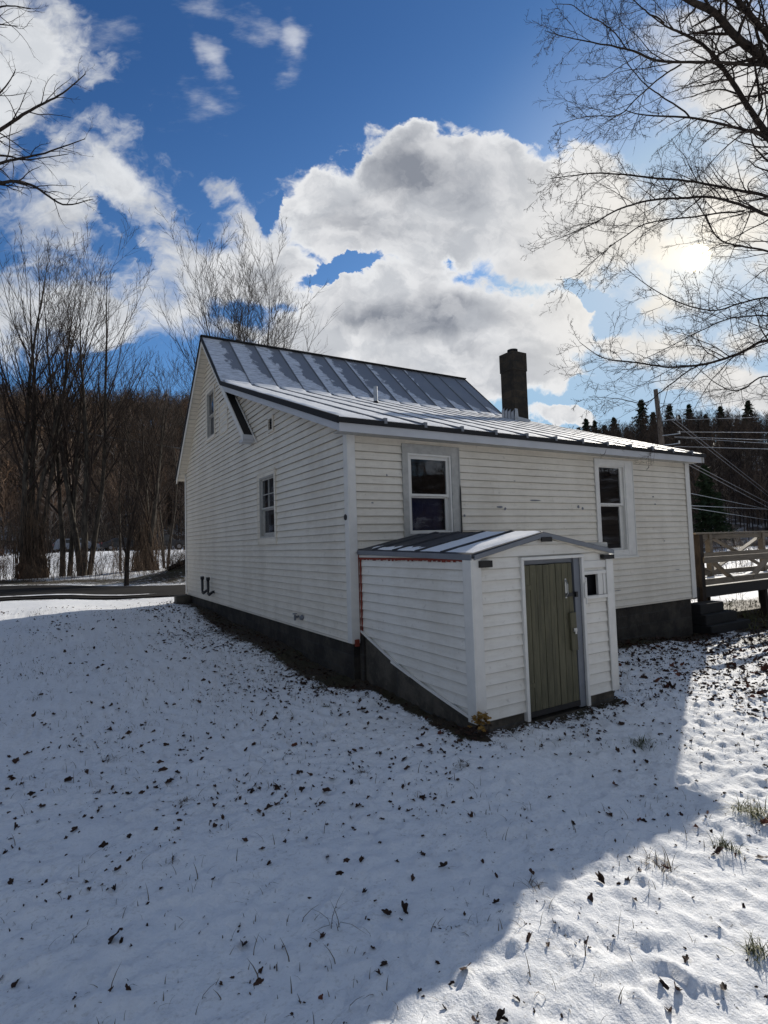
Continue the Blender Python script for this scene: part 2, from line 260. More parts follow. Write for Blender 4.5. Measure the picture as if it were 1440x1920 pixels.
def zg(x,y):
    x=np.asarray(x,float); y=np.asarray(y,float); sh=x.shape; x=x.ravel(); y=y.ravel()
    num=np.zeros_like(x); den=np.zeros_like(x)
    for cx,cy,cz in CP:
        w_=1/((x-cx)**2+(y-cy)**2+1.2)**2.2; num+=w_*cz; den+=w_
    z=num/den
    dx=x-2; dy=y-2; r=np.hypot(dx,dy); az=np.degrees(np.arctan2(dy,dx))
    RR=185.
    r0=np.interp(np.mod(az+180,360)-180,[-180,0,25,45,60,90,180],[80,80,62,62,80,92,80])
    h=np.tan(np.radians(ridge_el(az)))*RR+4*fbm(x/45,y/45,3,5)
    q=np.clip((r-r0)/(RR-r0),0,1)
    z=z+h*(.35*q+.65*ss(q,0,1))+ss(r,RR,600)*30
    # low bank beyond the road
    z=z+.75*np.exp(-((x-3.2)/2.6)**2-((y-22.6)/1.3)**2)
    return z.reshape(sh)
def zg1(x,y): return float(zg(np.array([x]),np.array([y]))[0])
def grid_axis(lo,hi,step,far,gr):
    m=list(np.arange(lo,hi+1e-6,step)); s=step; a=m[-1]
    while a<far: s=min(s*gr,14); a+=s; m.append(a)
    s=step; a=m[0]; pre=[]
    while a>-far: s=min(s*gr,14); a-=s; pre.append(a)
    return np.array(pre[::-1]+m)
# ------------------------------------------------------------ materials
def mat(name):
    m=bpy.data.materials.new(name); m.use_nodes=True; t=NT(m.node_tree); b=t.n['Principled BSDF']; return m,t,b
def coord(t,kind='Object'): return t.new('ShaderNodeTexCoord').outputs[kind]
def bump(t,b,h,strength=.3,dist=.01):
    nd=t.n.new('ShaderNodeBump'); nd.inputs['Strength'].default_value=strength; nd.inputs['Distance'].default_value=dist
    t.l.new(h,nd.inputs['Height']); t.l.new(nd.outputs[0],b.inputs['Normal'])
def simple(name,c,rough=.6,var=.12,scale=6,metal=0,bmp=.15,spec=.5,bscale=None):
    m,t,b=mat(name); P=coord(t); n=t.noise(P,scale,6,.6)
    c2=tuple(max(0,x*(1-var*2.2)) for x in c); c3=tuple(min(1,x*(1+var*1.6)) for x in c)
    t.l.new(t.mix(n,c2,c3),b.inputs['Base Color']); b.inputs['Roughness'].default_value=rough; b.inputs['Metallic'].default_value=metal
    b.inputs['Specular IOR Level'].default_value=spec
    if bmp: bump(t,b,t.noise(P,bscale or scale*8,5,.6),bmp,.01)
    return m
def snow_mat(name,ground=True):
    m,t,b=mat(name); P=coord(t)
    b.inputs["Roughness"].default_value=.75; b.inputs['Specular IOR Level'].default_value=.25
    colr=t.mix(t.noise(P,1.2,5,.6),(.76,.78,.81),(.87,.88,.89))
    h=t.m('ADD',t.noise(P,9,6,.68),t.m('MULTIPLY',t.noise(P,48,5,.65),.55))
    if ground:
        at=t.new('ShaderNodeAttribute',attribute_name='bare'); bare=at.outputs['Fac']
        thin=t.m('MULTIPLY',t.ss(t.noise(t.mapping(P,sc=(1,1.6,1)),30,7,.72),.50,.66),t.ss(t.noise(P,1.6,5,.65),.36,.60,.25,1.))
        colr=t.mix(t.m('MULTIPLY',thin,.42),colr,(.40,.385,.355))
        n=t.m('ADD',t.m('MULTIPLY',t.noise(P,5.5,7,.68),.5),t.m('MULTIPLY',t.noise(P,38,5,.72),.5))
        k=t.ss(t.m('ADD',n,t.m('MULTIPLY',bare,.62)),.70,.76)
        dirt=t.mix(t.noise(P,24,6,.7),(.016,.012,.009),(.075,.055,.035))
        grass=t.mix(t.noise(P,13,5,.7),(.018,.016,.008),(.07,.06,.03))
        dirt=t.mix(t.ss(t.noise(P,1.7,3,.6),.42,.6),dirt,grass)
        # wooded slopes show litter between patches of snow
        sep=t.new('ShaderNodeAttribute',attribute_name='wood').outputs['Fac']
        litter=t.mix(t.noise(P,1.1,6,.7),(.04,.03,.024),(.16,.12,.09))
        colr=t.mix(k,colr,dirt)
        sn=t.ss(t.noise(P,.12,6,.75),.52,.60)
        wmix=t.m('MULTIPLY',sep,t.m('SUBTRACT',1.,t.m('MULTIPLY',sn,.55)))
        colr=t.mix(wmix,colr,litter)
    t.l.new(colr,b.inputs['Base Color'])
    bump(t,b,h,.6 if ground else .25,.03 if ground else .02)
    return m
M_snow=snow_mat('snow_ground'); M_rsnow=snow_mat('roof_snow',False)
# vinyl siding
def siding_mat(name,c=(.76,.70,.595),grime_laps=1.,ex=.1143,z0=0.):
    m,t,b=mat(name); P=coord(t)
    n=t.noise(t.mapping(P,sc=(1,1,.25)),1.3,6,.65); n2=t.noise(t.mapping(P,sc=(1,1,6)),3.5,5,.65); n3=t.noise(P,14,5,.7)
    k=t.ss(t.m('ADD',t.m('MULTIPLY',n,.6),t.m('MULTIPLY',n2,.4)),.40,.64)
    cx=t.mix(t.m('MULTIPLY',k,.38*grime_laps),c,(.46,.40,.31))
    cx=t.mix(t.ss(n3,.58,.74,0,.35),cx,(.28,.24,.19))
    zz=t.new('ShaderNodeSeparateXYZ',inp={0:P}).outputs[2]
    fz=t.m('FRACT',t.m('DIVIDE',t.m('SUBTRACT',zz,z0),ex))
    ln_=t.m('MAXIMUM',t.ss(fz,.055,.0),t.ss(fz,.90,1.0,0,.55))  # brown band along each course's bottom edge and just below the lip above
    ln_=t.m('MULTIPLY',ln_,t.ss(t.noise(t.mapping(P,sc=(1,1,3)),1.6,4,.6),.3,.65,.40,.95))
    cx=t.mix(t.m('MULTIPLY',ln_,grime_laps),cx,(.16,.13,.095))
    t.l.new(cx,b.inputs['Base Color']); b.inputs['Roughness'].default_value=.42; b.inputs['Specular IOR Level'].default_value=.35
    bump(t,b,t.noise(t.mapping(P,sc=(.6,.6,14)),6,4,.6),.12,.003)
    return m
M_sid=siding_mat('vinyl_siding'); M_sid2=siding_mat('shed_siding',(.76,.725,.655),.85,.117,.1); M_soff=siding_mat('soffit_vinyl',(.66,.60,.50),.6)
M_trim=simple('white_trim',(.68,.655,.605),.5,.10,5,bmp=.08)
M_fas=simple('painted_fascia',(.50,.505,.52),.5,.09,2.5,bmp=.06)
M_old=simple('weathered_white_wood',(.42,.405,.37),.65,.22,9,bmp=.3)
M_dark=simple('black_roof_edge',(.008,.008,.009),.8,.2,8)
M_steel=simple('galvanised_pipe',(.40,.42,.45),.4,.15,8,metal=.6,bmp=.05)
M_black=simple('black_iron',(.012,.012,.013),.5,.2,12)
M_rust=simple('rust_red_paint',(.22,.035,.018),.8,.35,18,bmp=.5)
M_dkwood=simple('tarred_wood',(.02,.017,.015),.8,.3,9,bmp=.4)
M_grey=simple('grey_painted_metal',(.16,.17,.19),.5,.12,6,bmp=.06)
M_asph=simple('asphalt',(.013,.012,.012),.95,.25,1.4,bmp=.35,bscale=60,spec=.12)
M_curt=simple('lace_curtain',(.16,.16,.16),.9,.4,22,bmp=.2)
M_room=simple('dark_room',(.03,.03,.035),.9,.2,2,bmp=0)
M_shroof=simple('shadow_dark_roofing',(.05,.052,.06),.7,.35,7,bmp=.25); M_brass=simple('worn_steel',(.45,.45,.43),.35,.1,30,metal=.7,bmp=.05)  # shed roof metal: its shadow is put into the dark colour
M_foam=simple('yellowed_foam',(.30,.17,.035),.85,.4,18,bmp=.8)
M_conc_step=simple('shade_dark_stone',(.014,.013,.012),.9,.3,5,bmp=.5)  # steps near black: the shadow at the house foot put into the colour
# roof metal with thin frost
m,t,b=mat('roof_metal'); M_roof=m; P=coord(t)
sep=t.new('ShaderNodeSeparateXYZ',inp={0:P}); X,Y,Zz=sep.outputs
pan=t.m('FRACT',t.m('DIVIDE',t.m('ADD',X,.23-.0),.682))
nz=t.noise(t.mapping(P,sc=(1.2,1,1)),3.2,7,.65)
edge=t.m('ADD',t.m('MULTIPLY',t.m('SUBTRACT',nz,.5),1.5),t.m('SUBTRACT',t.m('SUBTRACT',.74,t.m('MULTIPLY',X,.10)),pan))
lowb=t.ss(Zz,5.75,5.25,0,.6)
fk=t.ss(t.m('ADD',edge,lowb),.0,.14)
streak=t.noise(t.mapping(P,rot=(.0,0,.0),sc=(1.2,7,7)),3.8,6,.72)
fk=t.m('MULTIPLY',fk,t.ss(streak,.36,.56,.38,1.))
metal=t.mix(t.noise(P,2.5,5,.6),(.17,.18,.205),(.235,.245,.27))
t.l.new(t.mix(fk,metal,(.76,.79,.85)),b.inputs['Base Color']); b.inputs['Roughness'].default_value=.5
bump(t,b,t.m('ADD',t.m('MULTIPLY',fk,.7),t.m('MULTIPLY',t.noise(t.mapping(P,sc=(1.5,8,8)),5,5,.7),t.m('MULTIPLY',fk,.7))),.55,.02)
# foundation concrete with block joints
def block_mat(name,c1,c2,bw=.4,bh=.2,mortar=(.05,.05,.05),use='X'):
    m,t,b=mat(name); P=coord(t)
    s=t.new('ShaderNodeSeparateXYZ',inp={0:P}); cb=t.n.new('ShaderNodeCombineXYZ')
    t.l.new(t.m('ADD',s.outputs[0],s.outputs[1]),cb.inputs[0]); t.l.new(s.outputs[2],cb.inputs[1])
    br=t.new('ShaderNodeTexBrick'); t.l.new(cb.outputs[0],br.inputs['Vector']); br.inputs['Scale'].default_value=1
    br.inputs['Brick Width'].default_value=bw; br.inputs['Row Height'].default_value=bh; br.inputs['Mortar Size'].default_value=.008
    br.inputs['Color1'].default_value=(*c1,1); br.inputs['Color2'].default_value=(*c2,1); br.inputs['Mortar'].default_value=(*mortar,1)
    n=t.noise(P,3.1,7,.7); st=t.ss(n,.38,.62)
    cx=t.mix(t.m('MULTIPLY',st,.75),br.outputs[0],tuple(x*.3 for x in c1))
    cx=t.mix(t.ss(t.noise(P,11,5,.7),.55,.75,0,.5),cx,tuple(min(1,x*1.5) for x in c2))
    t.l.new(cx,b.inputs['Base Color']); b.inputs['Roughness'].default_value=.9
    bump(t,b,t.m('ADD',t.m('MULTIPLY',br.outputs['Fac'],-1.),t.noise(P,30,5,.7)),.5,.01); return m
M_found=block_mat('foundation_concrete',(.030,.024,.018),(.060,.050,.038),.42,.21,(.05,.047,.042))
M_found2=block_mat('shed_footing',(.085,.072,.055),(.125,.105,.08),3.0,1.0,(.08,.08,.08))
M_chim=block_mat('chimney_block',(.026,.020,.013),(.05,.036,.021),.46,.2,(.02,.018,.016))
# boards: grain along an axis
def wood_mat(name,c1,c2,sc=(14,14,1.2),rough=.75,b_=.4,w=None):
    m,t,b=mat(name); P=coord(t)
    n=t.noise(t.mapping(P,sc=sc),2.4,7,.68); n2=t.noise(P,2.2,4,.6)
    cx=t.mix(t.ss(n,.3,.7),c1,c2); cx=t.mix(t.ss(n2,.55,.75,0,.35),cx,tuple(x*.55 for x in c1))
    if w: cx=t.mix(t.ss(t.noise(t.mapping(P,sc=(9,9,2)),4,6,.75),.60,.72,0,.5),cx,w)
    t.l.new(cx,b.inputs['Base Color']); b.inputs['Roughness'].default_value=rough; bump(t,b,n,b_,.006); return m
M_door=wood_mat('olive_painted_boards',(.062,.056,.030),(.125,.112,.063),w=(.21,.20,.15))
M_deck=wood_mat('weathered_deck_wood',(.12,.095,.068),(.21,.17,.12),sc=(1.2,14,14))
M_pole=wood_mat('utility_pole_wood',(.085,.065,.05),(.16,.125,.10),sc=(9,9,.8))
def bark_mat(name,c1,c2,sc=6):
    m,t,b=mat(name); P=coord(t); n=t.noise(t.mapping(P,sc=(sc,sc,sc*.3)),1.5,6,.7)
    t.l.new(t.mix(t.ss(n,.32,.68),c1,c2),b.inputs['Base Color']); b.inputs['Roughness'].default_value=.9; b.inputs['Specular IOR Level'].default_value=.2
    bump(t,b,n,.6,.02); return m
M_bark=bark_mat('grey_bark',(.022,.018,.015),(.10,.085,.068)); M_bark2=bark_mat('dark_bark',(.014,.011,.010),(.05,.038,.03))
M_twig=bark_mat('twig_bark',(.022,.016,.014),(.06,.043,.034)); M_red=bark_mat('reddish_stems',(.09,.045,.03),(.20,.11,.07))
M_vine=bark_mat('vine_bark',(.06,.042,.03),(.17,.12,.085),14)
# far forest, tinted by attribute
m,t,b=mat('far_forest'); M_forest=m
a_=t.new('ShaderNodeAttribute',attribute_name='tint').outputs['Fac']
cr=t.new('ShaderNodeValToRGB'); t.l.new(a_,cr.inputs[0]); e=cr.color_ramp.elements
e[0].color=(.035,.028,.026,1); e[1].color=(.42,.36,.30,1); x=e.new(.45); x.color=(.18,.13,.095,1); x=e.new(.8); x.color=(.30,.19,.12,1)
t.l.new(cr.outputs[0],b.inputs['Base Color']); b.inputs['Roughness'].default_value=.95; b.inputs['Specular IOR Level'].default_value=.1
m,t,b=mat('pine_needles'); M_pine=m; P=coord(t)
t.l.new(t.mix(t.noise(P,1.5,4,.6),(.012,.022,.012),(.045,.065,.025)),b.inputs['Base Color']); b.inputs['Roughness'].default_value=.8; b.inputs['Specular IOR Level'].default_value=.2
def leaf_mat(name,c1,c2):
    m,t,b=mat(name); P=coord(t); oi=t.new('ShaderNodeObjectInfo')
    n=t.noise(P,7,4,.6); r=t.m('ADD',t.m('MULTIPLY',oi.outputs['Random'],.6),t.m('MULTIPLY',n,.4))
    t.l.new(t.mix(r,c1,c2),b.inputs['Base Color']); b.inputs['Roughness'].default_value=.7
    b.inputs['Specular IOR Level'].default_value=.3
    return m
M_leaf=leaf_mat('dry_brown_leaf',(.012,.008,.006),(.085,.042,.026)); M_leafr=leaf_mat('reddish_leaf',(.05,.018,.013),(.20,.07,.04))
M_grass=leaf_mat('grass_blade',(.05,.06,.018),(.17,.17,.06)); M_dry=leaf_mat('dry_stalk',(.06,.045,.03),(.17,.13,.085))
# glass
m,t,b=mat('window_glass'); M_glass=m
gl=t.new('ShaderNodeBsdfGlossy'); gl.inputs['Roughness'].default_value=.015; gl.inputs['Color'].default_value=(.9,.93,1,1)
tr=t.new('ShaderNodeBsdfTransparent'); tr.inputs[0].default_value=(.62,.66,.7,1)
fr=t.new('ShaderNodeFresnel'); fr.inputs[0].default_value=1.52
P=coord(t); bn=t.n.new('ShaderNodeBump'); bn.inputs['Strength'].default_value=.06; bn.inputs['Distance'].default_value=.02; t.l.new(t.noise(P,2.5,3,.5),bn.inputs['Height']); t.l.new(bn.outputs[0],gl.inputs['Normal'])
mx=t.new('ShaderNodeMixShader'); t.l.new(t.m('MULTIPLY',fr.outputs[0],1.6,clamp=True),mx.inputs[0]); t.l.new(tr.outputs[0],mx.inputs[1]); t.l.new(gl.outputs[0],mx.inputs[2])
t.l.new(mx.outputs[0],t.n['Material Output'].inputs[0])

# ------------------------------------------------------------ GROUND
road_near=np.array([(-80,38),(-40,25),(-15,16.2),(-5,13.7),(.2,12.5),(6,12.4),(14,12.8),(40,15)],float)
road_far=np.array([(-80,50),(-40,36),(-15,27.5),(-5.8,23.2),(.9,18.2),(6,17.4),(14,17.8),(40,21)],float)
def road_mask(x,y):
    n=np.interp(x,road_near[:,0],road_near[:,1]); f_=np.interp(x,road_far[:,0],road_far[:,1])
    return ss(y,n-.3,n+.1)*(1-ss(y,f_-.1,f_+.3))*(np.abs(x)<80)
gx=grid_axis(-4.8,4.2,.028,640,1.035); gy=grid_axis(-5.6,-1.4,.028,640,1.035)
GX,GY=np.meshgrid(gx,gy); Z0=zg(GX,GY)
dist=np.hypot(GX+3.5,GY+6.8)
rm=road_mask(GX,GY)
amp=(1-rm)
# a dune-ish lumpy snow surface over grass
b1=vn(GX*7.5+.4*vn(GX*3,GY*3,2)*8,GY*9,1); b2=vn(GX*12.5+3*b1,GY*14,2); b5=vn(GX*17,GY*17,4); b3=fbm(GX*1.1,GY*1.1,3,3); b4=vn(GX*3.4,GY*4.2,7)
near_=1-ss(dist,9,20)
lit=1.0
Z=Z0+amp*(.030*b3*(1-ss(dist,40,80)) + near_*(.018*b1*(.6+.9*np.clip(b4+.5,0,1))+.030*b2*(.5+1.*np.clip(b4+.5,0,1))+.012*b4+.024*b5))
Z-=rm*.02
foot=0
bare=np.zeros_like(Z)
def rectd(x,y,x0,x1,y0,y1): return np.hypot(np.maximum(np.maximum(x0-x,x-x1),0),np.maximum(np.maximum(y0-y,y-y1),0))
hd=rectd(GX,GY,0,8.2,0,10.9); sd_=rectd(GX,GY,.12,2.25,-2.4,0)
fall=.9*np.exp(-(hd/.30)**1.5)*(GY>-.5)+.35*np.exp(-hd/.8)
fall*=np.where(GX<0,np.clip(.35+.65*(1-ss(GY,6.5,9.5)),0,1),1.)
bare=np.maximum(bare,fall)
bare=np.maximum(bare,.55*np.exp(-(sd_/.18)**2)*np.where(GX<.13,1.5,.6))
bare=np.maximum(bare,.62*ss(GX,8.6,9.6)*(1-ss(GX,17,22))*ss(GY,-.9,-.3)*(1-ss(GY,1.6,3.2)))      # leafy strip beside the walkway
bare=np.maximum(bare,.22*ss(GX,3,8)*(1-ss(GX,13,16))*ss(GY,-4,-2)*(1-ss(GY,0,.5)))
yf=np.interp(GX,road_far[:,0],road_far[:,1]); yn=np.interp(GX,road_near[:,0],road_near[:,1])
bare=np.maximum(bare,.42*np.exp(-((GY-yf-3.2)/2.6)**2)*(np.abs(GX)<70))
bare=np.maximum(bare,.30*np.exp(-((GY-yn+.1)/.4)**2)*(np.abs(GX)<60))
bare=np.maximum(bare,.55*np.exp(-((GX-3.2)/2.8)**2-((GY-22.6)/1.3)**2))
bare+=.12+.14*fbm(GX*.8,GY*.8,3,11)
rr=np.hypot(GX-2,GY-2); azg=np.degrees(np.arctan2(GY-2,GX-2)); r0g=np.interp(azg,[-180,0,25,45,60,90,180],[80,80,62,62,80,92,80])
wood=ss(rr,r0g-3,r0g+6)
nx,ny=len(gx),len(gy); I=np.arange(nx*ny).reshape(ny,nx)
Q=np.stack([I[:-1,:-1].ravel(),I[:-1,1:].ravel(),I[1:,1:].ravel(),I[1:,:-1].ravel()],1)
np_mesh('ground',np.stack([GX.ravel(),GY.ravel(),Z.ravel()],1),Q,M_snow,attr={'bare':bare.ravel(),'wood':wood.ravel()},smooth=True,kind='structure')
# local height lookup incl. bumps
def surf(x,y):
    i=np.clip(np.searchsorted(gx,x)-1,0,nx-2); j=np.clip(np.searchsorted(gy,y)-1,0,ny-2)
    fx=(x-gx[i])/(gx[i+1]-gx[i]); fy=(y-gy[j])/(gy[j+1]-gy[j])
    return (Z[j,i]*(1-fx)+Z[j,i+1]*fx)*(1-fy)+(Z[j+1,i]*(1-fx)+Z[j+1,i+1]*fx)*fy
# road
xs=np.concatenate([np.arange(-80,-20,3),np.arange(-20,20,.5),np.arange(20,41,2)]); ts=np.linspace(0,1,14)
yn_=np.interp(xs,road_near[:,0],road_near[:,1])+.12*fbm(xs*.9,xs*0,3,1); yf_=np.interp(xs,road_far[:,0],road_far[:,1])+.12*fbm(xs*.9,xs*0+3,3,2)
RX=np.repeat(xs[:,None],14,1); RY=yn_[:,None]*(1-ts)+yf_[:,None]*ts
RZ=zg(RX,RY)+.035+.05*(1-(2*ts-1)**2)
I=np.arange(RX.size).reshape(RX.shape); Q=np.stack([I[:-1,:-1].ravel(),I[1:,:-1].ravel(),I[1:,1:].ravel(),I[:-1,1:].ravel()],1)
np_mesh('road',np.stack([RX.ravel(),RY.ravel(),RZ.ravel()],1),Q,M_asph,smooth=True,kind='structure')
sn=MB()
for (cx,cy,lx,ly) in ((-3.6,13.95,1.1,.22),(-2.2,13.7,.8,.14),(-5.6,14.4,1.3,.2),(-1.2,13.35,.6,.1)):
    P0=[]
    for i in range(22):
        a=i*2*math.pi/22; r=1+.25*random.uniform(-1,1); P0.append((cx+lx*r*math.cos(a),cy+ly*r*math.sin(a)-(math.cos(a)*lx)*.2))
    P0=np.array(P0); z_=zg(P0[:,0],P0[:,1])+.085; sn.add(np.column_stack([P0,z_]),[tuple(range(22))])
tag(sn.build('snow_patch',M_rsnow),kind='stuff')

# ------------------------------------------------------------ HOUSE
HW,HL=8.184,10.905; WH=2.86
roofp=[(-.25,3.03),(5.70,5.12),(7.557,6.80),(11.12,3.565)]
def roof_z(y): return np.interp(y,[p[0] for p in roofp],[p[1] for p in roofp])
house=thing('house','small white vinyl sided house with snowy metal roof, gable end and long eave wall','house',(0,0,0))
def siding(mb,org,ud,nd,z0,z1,ex,ulo,uhi,openings=(),out=.023,seed=0,chunk=.9):
    org=np.array(org,float); ud=np.array(ud,float); nd=np.array(nd,float); rr_=random.Random(seed)
    nC=int(math.ceil((z1-z0)/ex))
    for c in range(nC):
        za=z0+c*ex; zb=za+ex
        cuts=sorted({za,za+ex*.22,za+ex*.5,zb}|{z for o in openings for z in (o[2],o[3]) if za<z<zb})
        seams=sorted(rr_.uniform(-1,13) for _ in range(3))
        wav={}
        def off(u,z):
            kk=int(math.floor(u/chunk))
            for q in (kk,kk+1):
                if q not in wav: wav[q]=rr_.uniform(-.0022,.0022)
            f_=u/chunk-kk; wv=wav[kk]*(1-f_)+wav[kk+1]*f_
            q=(z-za)/ex
            base=out*(1-q)**1.7+.0018
            return base+wv*(1-q)+.0030*(sum(1 for s_ in seams if u>s_)%2)
        for i in range(len(cuts)-1):
            a,b_=cuts[i],cuts[i+1]
            zc=(a+b_)/2
            la,ha,lb,hb=ulo(a),uhi(a),ulo(b_-1e-6),uhi(b_-1e-6)
            if ha-la<.02: continue
            if hb<lb: lb=hb=(lb+hb)/2
            ints=[(max(la,lb) if la!=lb else la,min(ha,hb) if ha!=hb else ha)]
            L0,H0=ints[0]
            if H0<=L0: 
                mb.add([org+ud*la+nd*off(la,a)+[0,0,a],org+ud*ha+nd*off(ha,a)+[0,0,a],org+ud*hb+nd*off(hb,b_)+[0,0,b_],org+ud*lb+nd*off(lb,b_)+[0,0,b_]],[(0,1,2,3)]); continue
            for o in openings:
                if o[2]<zc<o[3]:
                    nw=[]
                    for (p,q) in ints:
                        if o[1]<=p or o[0]>=q: nw.append((p,q)); continue
                        if o[0]>p: nw.append((p,o[0]))
                        if o[1]<q: nw.append((o[1],q))
                    ints=nw
            def P_(u,z): return org+ud*u+nd*off(u,z)+np.array([0,0,z])
            # slanted end triangles
            if la<L0: mb.add([P_(la,a),P_(L0,a),P_(L0,b_)],[(0,1,2)])
            if ha>H0: mb.add([P_(H0,a),P_(ha,a),P_(H0,b_)],[(0,1,2)])
            for (p,q) in ints:
                us=[p]+[x for x in np.arange(math.ceil(p/chunk)*chunk,q,chunk) if x-p>.02 and q-x>.02]+[q]
                us=sorted(set(us+[s_ for s_ in seams if p+.02<s_<q-.02]+[s_+.001 for s_ in seams if p+.02<s_<q-.02]))
                n_=len(us); top=[P_(u,b_) for u in us]; bot=[P_(u,a) for u in us]
                mb.add(bot+top,[(j,j+1,n_+j+1,n_+j) for j in range(n_-1)])
                if i==0:
                    ins=[org+ud*u+nd*.0+np.array([0,0,a]) for u in us]
                    mb.add(bot+ins,[(j+1,j,n_+j,n_+j+1) for j in range(n_-1)])
EX=.1143
glo=lambda z: float(np.interp(z,[2.94,5.06,6.72],[0,5.70,7.5])) if z>2.94 else 0.
ghi=lambda z: float(np.interp(z,[3.62,6.72],[HL,7.6])) if z>3.62 else HL
gable_open=[(2.93,3.84,1.42,2.73),(2.96,3.19,3.50,3.74),(7.25,8.05,4.21,5.46),(6.06,6.77,4.13,4.92)]
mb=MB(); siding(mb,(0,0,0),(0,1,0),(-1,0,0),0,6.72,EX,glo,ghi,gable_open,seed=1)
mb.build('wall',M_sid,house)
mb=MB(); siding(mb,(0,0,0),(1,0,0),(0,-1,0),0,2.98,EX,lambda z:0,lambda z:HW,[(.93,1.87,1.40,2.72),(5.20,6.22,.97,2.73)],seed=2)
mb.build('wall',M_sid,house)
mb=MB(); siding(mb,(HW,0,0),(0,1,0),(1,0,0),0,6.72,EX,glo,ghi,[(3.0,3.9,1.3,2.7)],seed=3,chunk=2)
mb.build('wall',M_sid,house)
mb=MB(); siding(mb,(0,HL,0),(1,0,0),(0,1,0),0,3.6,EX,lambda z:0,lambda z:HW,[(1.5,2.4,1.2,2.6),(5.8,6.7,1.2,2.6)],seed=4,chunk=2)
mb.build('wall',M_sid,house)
# inner shell: keeps the interior dark
mb=MB(); mb.box((.12,.12,0.0),(HW-.12,HL-.12,.02))
mb.build('floor',M_room,house)
mb=MB(); mb.box((-.02+.05,.05,-1.4),(.3,HL-.05,-.004)); mb.box((.3,.05,-1.4),(HW-.3,.3,-.005)); mb.box((HW-.3,.05,-1.4),(HW-.05,HL-.05,-.004)); mb.box((.3,HL-.3,-1.4),(HW-.3,HL-.05,-.005))
mb.build('foundation',M_found,house)
# starter strip under siding
mb=MB(); mb.box((-.012,-.012,-.035),(HW+.012,.03,-.001)); mb.box((-.012,.031,-.035),(.03,HL,-.001))
mb.build('sill_strip',M_sid,house)
# interior boxes behind openings (dark rooms)
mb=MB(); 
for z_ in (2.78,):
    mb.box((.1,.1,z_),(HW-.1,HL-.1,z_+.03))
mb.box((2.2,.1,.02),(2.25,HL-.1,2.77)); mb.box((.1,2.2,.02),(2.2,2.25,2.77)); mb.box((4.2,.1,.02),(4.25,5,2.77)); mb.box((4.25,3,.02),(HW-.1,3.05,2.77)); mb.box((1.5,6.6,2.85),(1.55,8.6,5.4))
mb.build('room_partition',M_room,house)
# corner trims
def corner(x,y,sx,sy,z0,z1,wd=.088,th=.018,par=house,m=M_trim):
    mb=MB()
    o=.021
    # faces outward sx (x side) and sy (y side)
    xa,xb=sorted((x+sx*o,x+sx*(o+th))); ya,yb=sorted((y+sy*(o+th),y-sy*wd)); mb.box((xa,ya,z0),(xb,yb,z1))
    ya,yb=sorted((y+sy*o,y+sy*(o+th))); xa,xb=sorted((x+sx*o,x-sx*wd)); mb.box((xa,ya,z0),(xb,yb,z1))
    mb.build('corner_trim',m,par,bevel=.004)
corner(0,0,-1,-1,-.02,2.93); corner(HW,0,1,-1,-.02,2.93,.11); corner(0,HL,-1,1,-.02,3.62); corner(HW,HL,1,1,-.02,3.62)
